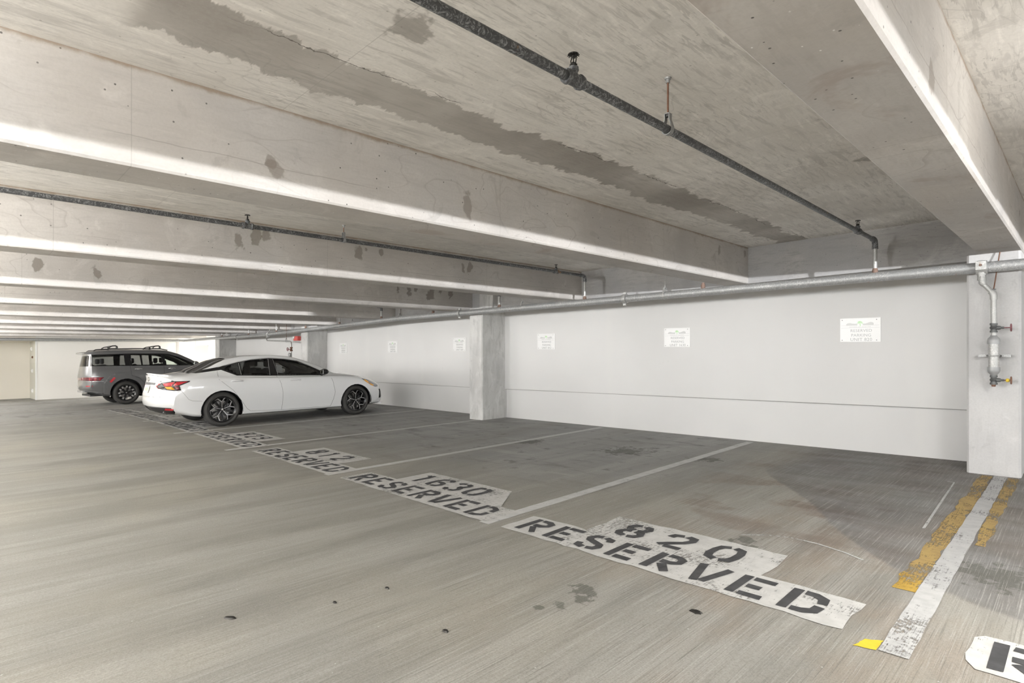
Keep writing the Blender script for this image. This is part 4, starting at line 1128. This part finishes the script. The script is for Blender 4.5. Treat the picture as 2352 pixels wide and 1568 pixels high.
# ---- white sedan
def sedan():
    X0, Y0 = -12.48, 3.72
    sl = math.atan((fz(-11.7, 5)-fz(-13.3, 5))/1.6)
    rot = (Matrix.Rotation(-sl, 4, 'Y') @ Matrix.Rotation(math.pi/2, 4, 'Z')).to_euler()
    t = thing('sedan', (X0, Y0, fz(X0, Y0)+.002), 'glossy white four door sedan with black alloy wheels, parked nose to the wall', 'car', rot=rot)
    rows = [
     (-1.085,.27,.62,.80,.32,.86,.55,.85,.78,.76,.90,.58,.965,.32,.985,.99),
     (-.75,.25,.72,.85,.29,.895,.56,.89,.82,.81,.935,.67,.985,.38,1.005,1.012),
     (-.5,.22,.76,.875,.26,.91,.57,.90,.85,.81,.955,.68,1.005,.42,1.03,1.04),
     (-.2,.20,.76,.885,.235,.918,.58,.905,.87,.80,.975,.65,1.085,.45,1.125,1.14),
     (.15,.19,.76,.888,.22,.92,.58,.905,.87,.79,.985,.60,1.225,.43,1.27,1.285),
     (.5,.185,.76,.888,.215,.92,.57,.90,.87,.785,.965,.58,1.295,.42,1.33,1.342),
     (1.0,.18,.76,.888,.215,.92,.57,.895,.865,.785,.945,.575,1.315,.42,1.348,1.36),
     (1.4,.18,.76,.888,.215,.92,.57,.895,.86,.79,.935,.58,1.285,.42,1.322,1.335),
     (1.75,.18,.76,.888,.215,.92,.57,.895,.855,.79,.925,.605,1.195,.44,1.245,1.26),
     (2.1,.18,.76,.888,.215,.92,.565,.895,.85,.79,.915,.66,1.06,.48,1.12,1.14),
     (2.4,.18,.76,.885,.22,.92,.56,.89,.84,.79,.90,.70,.94,.45,.972,.982),
     (2.55,.18,.76,.885,.22,.92,.56,.885,.83,.78,.89,.68,.915,.42,.94,.948),
     (2.9,.185,.75,.875,.23,.915,.56,.88,.80,.77,.86,.64,.885,.40,.905,.912),
     (3.3,.19,.73,.86,.24,.905,.55,.86,.73,.75,.79,.61,.82,.36,.84,.85),
     (3.6,.20,.70,.82,.25,.87,.50,.80,.645,.69,.705,.56,.735,.32,.755,.765),
     (3.76,.22,.66,.78,.27,.83,.47,.76,.58,.64,.63,.50,.66,.30,.68,.69)]
    rp = [(.0,.30),(.27,.24),(.33,.10),(.43,.015),(.52,0),(.63,.01),(.80,.055),(.90,.075),(1.0,.06),(1.4,.06)]
    fp = [(.0,.12),(.2,.10),(.27,.02),(.35,0),(.5,.02),(.62,.06),(.8,.12)]
    T = lambda tab, z: lerp_table(z, [a for a, b in tab], [b for a, b in tab])
    B = Body(rows, lambda y, z: T(rp, z)+.32*(y/.9)**2.7, lambda y, z: T(fp, z)+.34*(y/.9)**2.6)
    WR = .327
    parts = {}
    for sgn in (-1, 1):
        for wx in (0, 2.82):
            B.carve(arch(B, wx, .315, .372), SX, SZ_, lambda c, n, g=sgn: c.y*g > .45).free()
            liner(t, wx, .315, .378, sgn, .55, .905)
        # window band
        DLO = [(-.50,1.035),(-.40,1.022),(.03,1.075),(.29,.958),(.94,.932),(1.11,.928),(2.13,.905),(2.06,1.0),(1.85,1.105),(1.58,1.222),(1.3,1.268),(.98,1.288),(.62,1.26),(.36,1.215),(.12,1.155)]
        f = lambda c, n, g=sgn: c.y*g > .45
        band_src = B
        Q = B.carve([(.16,1.145),(.35,1.195),(.365,.972),(.31,.972),(.085,1.088)], SX, SZ_, f)
        R1 = B.carve([(.395,1.205),(.62,1.245),(.955,1.272),(.93,.948),(.40,.968)], SX, SZ_, f)
        F1 = B.carve([(1.08,1.268),(1.30,1.252),(1.56,1.205),(1.84,1.085),(1.99,.995),(1.97,.925),(1.11,.942)], SX, SZ_, f)
        TRI = B.carve([(1.99,.995),(2.13,.91),(1.97,.925)], SX, SZ_, f)
        D = B.carve(DLO, SX, SZ_, f)
        bm_obj(D, 'window_frame', M['gloss_black'], t, .002)
        bm_obj(TRI, 'mirror_base_panel', M['gloss_black'], t, .002)
        # doors
        RD = B.carve([(-.06,1.10),(-.06,.90),(.05,.80),(.19,.68),(.335,.48),(.45,.31),(.52,.255),(1.13,.235),(1.15,.47),(1.15,.59),(1.12,.76),(1.06,.95)], SX, SZ_, f)
        FD = B.carve([(1.06,.95),(1.12,.76),(1.15,.59),(1.15,.47),(1.13,.235),(2.20,.235),(2.27,.40),(2.30,.54),(2.28,.70),(2.23,.84),(2.16,.93)], SX, SZ_, f)
        rd = bm_obj(RD, 'door', M['white_car'], t); fd = bm_obj(FD, 'door', M['white_car'], t)
        bm_obj(Q, 'quarter_window', M['tint'], t, -.004, .004); bm_obj(R1, 'door_window', M['tint'], rd, -.004, .004); bm_obj(F1, 'door_window', M['tint'], fd, -.004, .004)
        m = MB(); surf_ribbon(m, B, [(-.045,1.06),(-.06,.90),(.05,.80),(.19,.68),(.335,.48),(.45,.31),(.52,.255),(1.13,.235)], .005, sgn, -.001); m.build('door_gap', M['seam'], rd, local=True)
        m = MB(); surf_ribbon(m, B, [(1.06,.93),(1.12,.76),(1.15,.59),(1.15,.47),(1.13,.235)], .005, sgn, -.001); surf_ribbon(m, B, [(1.13,.235),(2.20,.235)], .006, sgn, -.001); m.build('door_gap', M['seam'], fd, local=True)
        m = MB(); surf_ribbon(m, B, [(2.20,.90),(2.25,.78),(2.30,.54),(2.27,.40),(2.20,.235)], .006, sgn, -.001); m.build('door_gap', M['seam'], fd, local=True)
        handle(rd, B, .26, .855, sgn, M['white_car']); handle(fd, B, 1.42, .83, sgn, M['white_car'])
        # bright line over the windows, pillars
        m = MB(); tube_on(m, B, [(-.02,1.118),(.12,1.162),(.36,1.222),(.62,1.267),(.98,1.295),(1.3,1.275),(1.58,1.229),(1.85,1.112),(2.06,1.006)], .004, sgn, .003); m.build('chrome_strip', M['chrome'], t, local=True)
        m = MB(); surf_ribbon(m, B, [(.38,.97),(.375,1.20)], .012, sgn, .002); surf_ribbon(m, B, [(.94,.945),(.97,1.275)], .008, sgn, .002); surf_ribbon(m, B, [(1.105,.94),(1.065,1.268)], .006, sgn, .002); m.build('pillar_strip', M['silver'], t, local=True)
        mirror(fd, B, 2.03, .965, M['gloss_black'], sgn, .83)
        # lamps: cut along a direction that looks onto the corner
        U = Vector((math.cos(.5), -sgn*math.sin(.5), 0)) if False else Vector((1, 0, 0))
        f2 = lambda c, n, g=sgn: c.y*g > .30 and c.x < 0
        L4 = [(B.carve(pp, SX, SZ_, f2), mm_, nn_) for pp, mm_, nn_ in (
            ([(-.755,.873),(-.58,.878),(-.66,.848),(-.735,.815),(-.80,.808),(-.785,.84)], 'lamp_red', 'red_lens'),
            ([(-.92,.845),(-.84,.866),(-.775,.872),(-.80,.84),(-.82,.80),(-.905,.798)], 'lamp_red', 'red_lens'),
            ([(-.905,.788),(-.82,.790),(-.785,.735),(-.88,.742)], 'lamp_amber', 'amber_lens'),
            ([(-.80,.79),(-.735,.79),(-.715,.735),(-.765,.733)], 'lamp_deep', 'deep_red_lens'))]
        TL = B.carve([(-.98,.80),(-.93,.862),(-.82,.885),(-.55,.888),(-.56,.872),(-.72,.805),(-.70,.722),(-.80,.715),(-.93,.735),(-.98,.76)], SX, SZ_, f2)
        tl = bm_obj(TL, 'tail_lamp', M['satin_black'], t, .006, .02)
        def lens(poly, mat, nm):
            P = [B.side(x, z, sgn, .011) for x, z in poly]; P2 = [B.side(x, z, sgn, .002) for x, z in poly]
            mm = MB(); mm.v = [tuple(p) for p in P+P2]; k = len(P)
            mm.face(range(k)); mm.face(range(k, 2*k))
            for i in range(k): mm.face((i, (i+1) % k, k+(i+1) % k, k+i))
            mm.build(nm, mat, tl, local=True)
        for bmx, mm_, nn_ in L4: bm_obj(bmx, nn_, M[mm_], tl, .008, .01)
        # part of the lamp on the rear face
        f3 = lambda c, n, g=sgn: c.y*g > .30 and c.x < -.7
        TB = B.carve([(sgn*.40,.80),(sgn*.48,.845),(sgn*.84,.862),(sgn*.84,.745),(sgn*.48,.75)], (0,1,0), SZ_, lambda c, n, g=sgn: c.x < -.80)
        bm_obj(TB, 'tail_lamp_inner', M['lamp_red'], t, .005, .02)
        HL = B.carve([(2.97,.80),(3.20,.775),(3.36,.735),(3.50,.66),(3.44,.60),(3.34,.60),(3.22,.645),(3.07,.735)], SX, SZ_, lambda c, n, g=sgn: c.y*g > .2 and c.x > 2.6)
        hl = bm_obj(HL, 'headlamp', M['lamp_clear'], t, .004, .02)
        P = [(3.02,.775),(3.08,.765),(3.24,.66),(3.30,.645),(3.27,.625),(3.20,.645),(3.06,.735)]
        mm = MB(); A1 = [B.side(x, z, sgn, .010) for x, z in P]; A2 = [B.side(x, z, sgn, .0) for x, z in P]; mm.v = [tuple(q) for q in A1+A2]; k = len(P)
        mm.face(range(k)); mm.face(range(k, 2*k)); [mm.face((i, (i+1) % k, k+(i+1) % k, k+i)) for i in range(k)]
        mm.build('amber_strip', M['lamp_amber'], hl, local=True)
        # front bumper side vent
        V = B.carve([(3.44,.545),(3.55,.53),(3.56,.36),(3.44,.33)], SX, SZ_, lambda c, n, g=sgn: c.y*g > .3 and c.x > 3)
        bm_obj(V, 'bumper_vent', M['satin_black'], t, -.01)
        m = MB(); surf_ribbon(m, B, [(2.42,.945),(2.62,.905),(2.95,.855),(3.0,.80)], .006, sgn, .0); m.build('bonnet_gap', M['seam'], t, local=True)
        m = MB(); surf_ribbon(m, B, [(-.70,.72),(-.58,.55),(-.52,.52),(-.36,.505)], .004, sgn, -.001); m.build('bumper_gap', M['seam'], t, local=True)
        # rear lower corner: dark valance, small reflector
        LV = B.carve([(-1.2,.435),(-.84,.405),(-.77,.33),(-.70,.20),(-.70,.1),(-1.2,.1)], SX, SZ_, lambda c, n, g=sgn: c.y*g > .0 and c.x < -.5)
        bm_obj(LV, 'rear_valance', M['satin_black'], t, .004, .01)
        m = MB(); pts = [(-.90,.395),(-.80,.385),(-.80,.36),(-.90,.368)]; A1 = [B.side(x, z, sgn, .014) for x, z in pts]; A2 = [B.side(x, z, sgn, 0) for x, z in pts]; m.v = [tuple(q) for q in A1+A2]
        m.face(range(4)); m.face(range(4, 8)); [m.face((i, (i+1) % 4, 4+(i+1) % 4, 4+i)) for i in range(4)]; m.build('rear_reflector', M['lamp_red'], t, local=True)
    # rear and front glass, seen from above
    top = lambda c, n: c.z > .96
    RG = B.carve([(-.50,-.56),(-.53,0),(-.50,.56),(-.30,.60),(.10,.52),(.20,.42),(.235,0),(.20,-.42),(.10,-.52),(-.30,-.60)], (1,0,0), (0,1,0), top)
    bm_obj(RG, 'rear_window', M['tint'], t, -.003, .004)
    WS = B.carve([(1.62,-.40),(1.58,0),(1.62,.40),(1.70,.53),(2.14,.62),(2.32,.60),(2.40,0),(2.32,-.60),(2.14,-.62),(1.70,-.53)], (1,0,0), (0,1,0), lambda c, n: c.z > .93)
    bm_obj(WS, 'windscreen', M['clear'], t, -.003, .004)
    # grille and front intake
    GR = B.carve([(-.42,.62),(.42,.62),(.30,.40),(-.30,.40)], (0,1,0), SZ_, lambda c, n: c.x > 3.2); bm_obj(GR, 'grille', M['satin_black'], t, .003, .02)
    GI = B.carve([(-.62,.33),(.62,.33),(.55,.25),(-.55,.25)], (0,1,0), SZ_, lambda c, n: c.x > 3.2); bm_obj(GI, 'lower_intake', M['satin_black'], t, .003, .02)
    bodyo = bm_obj(B.bm, 'body', M['white_car'], t)
    # boot lid spoiler, licence plate, badges
    m = MB(); rings = []
    for k in range(13):
        y = -.62+1.24*k/12; e = abs(y)/.62; x = -.99+.17*e**3; z = .985-.03*e**2
        rings.append([(x+.20, y, z+.012), (x+.06, y, z+.030), (x-.025, y, z+.045), (x-.028, y, z+.034), (x+.02, y, z-.006), (x+.18, y, z-.01)])
    m.loft(rings); m.build('boot_spoiler', M['white_car'], t, smooth=50, local=True)
    def rear_at(y, z, off): 
        p = B.hit((-3, y, z), (1, 0, 0), off); return p
    def rear_plate(name, y0, y1, z0, z1, mat, off, par, n=6, thick=.006):
        m = MB(); R = []
        for k in range(n+1):
            y = y0+(y1-y0)*k/n; a = rear_at(y, z0, off); b = rear_at(y, z1, off); R.append([a, b, b+Vector((thick, 0, 0)), a+Vector((thick, 0, 0))])
        m.loft(R); return m.build(name, mat, par, local=True)
    rear_plate('boot_recess', -.36, .36, .86, .815, M['satin_black'], .004, t)
    pl = rear_plate('licence_plate', -.17, .17, .665, .80, M['plate'], .014, t)
    rear_plate('plate_marking', -.10, .10, .70, .76, M['sign_green'], .017, pl)
    rear_plate('boot_lid_gap', -.60, .60, .60, .606, M['seam'], .003, t); rear_plate('boot_lid_gap', -.60, .60, .585, .588, M['seam'], .003, t)
    m = MB(); m.torus(rear_at(0, .92, .006), (1, 0, -.1), .042, .006, 24, 6); m.cbox(rear_at(0, .92, .008), (.006, .11, .016)); m.build('round_badge', M['chrome'], t, local=True)
    m = MB()
    for k in range(2): m.cbox(rear_at(-.50-.028*k, .885, .005), (.005, .02, .022))
    m.build('trim_badge', M['silver'], t, local=True)
    for s in (-1, 1):
        m = MB(); m.tube((-.90, s*.50, .33), (-.72, s*.50, .33), .03, 16); m.build('exhaust_tip', M['iron_grey'], t, smooth=50, local=True)
    m = MB(); m.box((-.45, -.7, .21), (3.1, .7, .27)); m.build('underbody', M['satin_black'], t, local=True)
    m = MB(); rings = []                                     # front lip
    for k in range(17):
        y = -.80+1.6*k/16; x = 3.76-.34*(abs(y)/.9)**2.6-.02; rings.append([(x-.10, y, .195), (x+.035, y, .20), (x+.04, y, .212), (x-.08, y, .225)])
    m.loft(rings); m.build('front_lip', M['white_car'], t, local=True)
    for sgn in (-1, 1):
        for wx in (0, 2.82): make_wheel(t, wx, sgn*.795, sgn, WR, .243, 'sedan')
    cabin(t, -.2, 2.3, .26, [1.42, .62], 1.72, .48)
    m = MB(); m.path([(1.70, 0, 1.20), (1.66, 0, 1.17)], .01, 8); m.cbox((1.63, 0, 1.14), (.03, .22, .06)); m.build('inside_mirror', M['cabin'], t, local=True)
    m = MB(); m.box((-.48, -.60, .985), (-.1, .60, 1.0)); m.build('parcel_shelf', M['cabin'], t, local=True)
    return t
sedan()

# ---- grey sport utility car
def suv():
    X0, Y0 = -22.08, 3.98
    sl = math.atan((fz(-21.2, 5)-fz(-23, 5))/1.8)
    rot = (Matrix.Rotation(-sl, 4, 'Y') @ Matrix.Rotation(math.pi/2, 4, 'Z')).to_euler()
    t = thing('sport_utility_car', (X0, Y0, fz(X0, Y0)+.002), 'boxy dark grey family car with roof bars, parked behind the white sedan', 'car', rot=rot)
    rows = [
     (-1.09,.42,.66,.84,.46,.90,.66,.905,.95,.86,1.16,.76,1.50,.60,1.60,1.635),
     (-.90,.36,.74,.90,.40,.94,.66,.94,1.0,.88,1.175,.765,1.57,.60,1.655,1.69),
     (-.5,.28,.80,.925,.33,.955,.66,.945,1.01,.885,1.185,.765,1.60,.60,1.69,1.72),
     (.0,.25,.82,.93,.29,.958,.66,.948,1.01,.885,1.185,.765,1.615,.60,1.70,1.728),
     (.8,.24,.82,.93,.28,.958,.66,.948,1.01,.885,1.18,.765,1.615,.60,1.70,1.728),
     (1.1,.24,.82,.93,.28,.958,.66,.948,1.01,.885,1.175,.77,1.59,.60,1.685,1.715),
     (1.45,.24,.82,.93,.28,.958,.66,.948,1.01,.885,1.165,.78,1.50,.61,1.60,1.635),
     (1.8,.24,.82,.93,.28,.958,.66,.948,1.01,.885,1.16,.80,1.345,.63,1.44,1.475),
     (2.15,.24,.82,.93,.28,.955,.66,.945,1.0,.885,1.145,.835,1.185,.65,1.25,1.28),
     (2.35,.25,.82,.93,.29,.955,.66,.945,.99,.88,1.12,.80,1.145,.50,1.17,1.18),
     (2.9,.26,.80,.92,.31,.95,.66,.94,.96,.87,1.085,.78,1.115,.45,1.135,1.14),
     (3.4,.28,.78,.91,.33,.94,.64,.925,.92,.85,1.03,.74,1.06,.42,1.075,1.08),
     (3.72,.32,.74,.87,.37,.91,.60,.89,.85,.80,.95,.68,.98,.38,.99,.995)]
    rp = [(0,.22),(.42,.12),(.5,.02),(.62,0),(.9,.01),(1.15,.05),(1.5,.12),(1.75,.16)]
    fp = [(0,.1),(.35,.02),(.5,0),(.9,.03),(1.1,.1)]
    T = lambda tab, z: lerp_table(z, [a for a, b in tab], [b for a, b in tab])
    B = Body(rows, lambda y, z: T(rp, z)+.19*(y/.9)**3.2, lambda y, z: T(fp, z)+.22*(y/.9)**4)
    WR = .358
    for sgn in (-1, 1):
        f = lambda c, n, g=sgn: c.y*g > .45
        for wx in (0, 2.80):
            B.carve(arch(B, wx, .37, .425), SX, SZ_, f).free()
            liner(t, wx, .37, .43, sgn, .55, .95)
        A_ = B.carve([(-.86,1.225),(-.84,1.53),(-.05,1.555),(-.02,1.21)], SX, SZ_, f)
        B_ = B.carve([(.14,1.21),(.13,1.56),(.37,1.565),(.41,1.205)], SX, SZ_, f)
        C_ = B.carve([(.455,1.205),(.42,1.566),(.96,1.56),(1.02,1.20)], SX, SZ_, f)
        D_ = B.carve([(1.10,1.20),(1.06,1.555),(1.18,1.545),(1.46,1.45),(1.80,1.285),(1.97,1.19)], SX, SZ_, f)
        fr = B.carve([(-.90,1.205),(-.89,1.555),(.2,1.585),(.98,1.58),(1.2,1.565),(1.5,1.462),(1.85,1.29),(2.05,1.175),(1.0,1.185)], SX, SZ_, f)
        bm_obj(fr, 'window_frame', M['gloss_black'], t, .002)
        RD = B.carve([(.10,1.2),(.13,.90),(.34,.82),(.50,.62),(.60,.42),(1.02,.42),(1.04,1.18)], SX, SZ_, f)
        FD = B.carve([(1.04,1.18),(1.02,.42),(2.12,.42),(2.20,.70),(2.18,1.0),(2.10,1.15)], SX, SZ_, f)
        rd = bm_obj(RD, 'door', M['grey_car'], t); fd = bm_obj(FD, 'door', M['grey_car'], t)
        bm_obj(A_, 'quarter_window', M['tint'], t, -.004, .004); bm_obj(B_, 'door_window', M['tint'], rd, -.004, .004); bm_obj(C_, 'door_window', M['tint'], rd, -.004, .004); bm_obj(D_, 'door_window', M['clear'], fd, -.004, .004)
        m = MB(); surf_ribbon(m, B, [(.08,1.56),(.105,1.2),(.13,.90),(.34,.82),(.50,.62),(.60,.42),(1.02,.42)], .007, sgn, -.001); m.build('door_gap', M['satin_black'], rd, local=True)
        m = MB(); surf_ribbon(m, B, [(1.04,1.18),(1.02,.42),(2.12,.42),(2.20,.70),(2.18,1.0),(2.10,1.13)], .007, sgn, -.001); m.build('door_gap', M['satin_black'], fd, local=True)
        handle(rd, B, .32, 1.085, sgn, M['chrome'], .2); handle(fd, B, 1.26, 1.08, sgn, M['chrome'], .2)
        mirror(fd, B, 1.95, 1.23, M['grey_car'], sgn, .90)
        for cx in (0, 2.80):
            cl = B.carve([(cx-.60,.24),(cx-.58,.70),(cx-.44,.89),(cx-.27,.985),(cx+.26,.975),(cx+.48,.74),(cx+.60,.50),(cx+.62,.24)], SX, SZ_, f)
            bm_obj(cl, 'arch_cladding', M['cladding'], t, .012, .014)
        rk = B.carve([(.62,.24),(.62,.42),(2.20,.42),(2.20,.24)], SX, SZ_, f); bm_obj(rk, 'sill_cladding', M['cladding'], t, .010, .012)
        TL = B.carve([(-1.05,.775),(-1.05,.868),(-.58,.862),(-.68,.758),(-.95,.765)], SX, SZ_, lambda c, n, g=sgn: c.y*g > .3 and c.x < 0)
        tl = bm_obj(TL, 'tail_lamp', M['lamp_deep'], t, .005, .02)
        for xa in (-.93, -.82, -.71):
            m = MB(); surf_ribbon(m, B, [(xa, .79), (xa+.05, .79)], .03, sgn, .006); surf_ribbon(m, B, [(xa, .84), (xa+.05, .84)], .02, sgn, .006); m.build('red_element', M['lamp_red'], tl, local=True)
        m = MB(); surf_ribbon(m, B, [(-.43,.70),(-.31,.84)], .06, sgn, .014, .006); m.build('side_marker', M['lamp_red'], t, local=True)
        m = MB(); surf_ribbon(m, B, [(-1.0,.745),(-.60,.735)], .012, sgn, .003); m.build('chrome_strip', M['chrome'], t, local=True)
        m = MB(); surf_ribbon(m, B, [(-1.0,.60),(-.86,.60)], .03, sgn, .004); m.build('rear_reflector', M['lamp_red'], t, local=True)
        LV = B.carve([(-1.2,.46),(-.5,.40),(-.5,.2),(-1.2,.2)], SX, SZ_, lambda c, n, g=sgn: c.y*g > 0 and c.x < -.4); bm_obj(LV, 'rear_valance', M['cladding'], t, .006, .01)
        # roof rails
        m = MB(); m.path([(-.80, sgn*.64, 1.675), (-.74, sgn*.64, 1.71), (-.5, sgn*.64, 1.73), (.3, sgn*.645, 1.745), (1.0, sgn*.645, 1.735), (1.2, sgn*.645, 1.69)], .017, 10); m.build('roof_rail', M['satin_black'], t, smooth=50, local=True)
        HL = B.carve([(3.40,.92),(3.62,.90),(3.62,.70),(3.44,.70)], SX, SZ_, lambda c, n, g=sgn: c.y*g > .4 and c.x > 3); bm_obj(HL, 'headlamp', M['lamp_clear'], t, .004, .02)
    RG = B.carve([(-.70,1.20),(.70,1.20),(.62,1.52),(-.62,1.52)], (0,1,0), SZ_, lambda c, n: c.x < -.6 and n.x < -.4)
    bm_obj(RG, 'rear_window', M['tint'], t, .002, .004)
    TB = B.carve([(-.80,.775),(.80,.775),(.80,.86),(-.80,.86)], (0,1,0), SZ_, lambda c, n: c.x < -.9); bm_obj(TB, 'rear_light_bar', M['lamp_deep'], t, .004, .02)
    WS = B.carve([(1.30,-.50),(1.26,0),(1.30,.50),(1.40,.60),(2.0,.70),(2.16,.68),(2.24,0),(2.16,-.68),(2.0,-.70),(1.40,-.60)], (1,0,0), (0,1,0), lambda c, n: c.z > 1.15)
    bm_obj(WS, 'windscreen', M['clear'], t, -.003, .004)
    bm_obj(B.bm, 'body', M['grey_car'], t)
    m = MB(); rings = []
    for k in range(13):
        y = -.70+1.4*k/12; e = abs(y)/.7; x = -1.02+.08*e**3; z = 1.63-.02*e**2
        rings.append([(x+.26, y, z+.03), (x-.02, y, z+.022), (x-.10, y, z+.0), (x-.10, y, z-.015), (x, y, z-.03), (x+.2, y, z-.03)])
    m.loft(rings); m.build('roof_spoiler', M['grey_car'], t, smooth=50, local=True)
    for x in (-.30, .88):
        m = MB(); m.tube((x, -.66, 1.83), (x, .66, 1.83), .02, 10); o = m.build('roof_bar', M['satin_black'], t, smooth=50, local=True)
        for sgn in (-1, 1):
            m = MB()
            R = [[(x-.12, sgn*.62, 1.735), (x+.10, sgn*.62, 1.735), (x+.10, sgn*.68, 1.735), (x-.12, sgn*.68, 1.735)],
                 [(x-.10, sgn*.62, 1.76), (x+.10, sgn*.62, 1.76), (x+.10, sgn*.68, 1.76), (x-.10, sgn*.68, 1.76)]]
            m.loft(R); m.path([(x-.10, sgn*.65, 1.755), (x-.085, sgn*.65, 1.79), (x-.02, sgn*.65, 1.828), (x+.06, sgn*.65, 1.835), (x+.095, sgn*.65, 1.815), (x+.10, sgn*.65, 1.755)], [.016,.016,.016,.02,.026,.034], 8)
            m.build('bar_foot', M['satin_black'], o, smooth=40, local=True)
    m = MB(); m.box((-1.06, -.45, .40), (-.9, .45, .46)); m.build('skid_plate', M['silver'], t, local=True, bevel=.01)
    m = MB(); m.box((-.9, -.75, .28), (3.4, .75, .34)); m.build('underbody', M['satin_black'], t, local=True)
    for sgn in (-1, 1):
        for wx in (0, 2.80): make_wheel(t, wx, sgn*.83, sgn, WR, .245, 'suv')
    cabin(t, -.8, 2.1, .36, [1.45, .62, -.18], 1.75, .66)
    return t
suv()
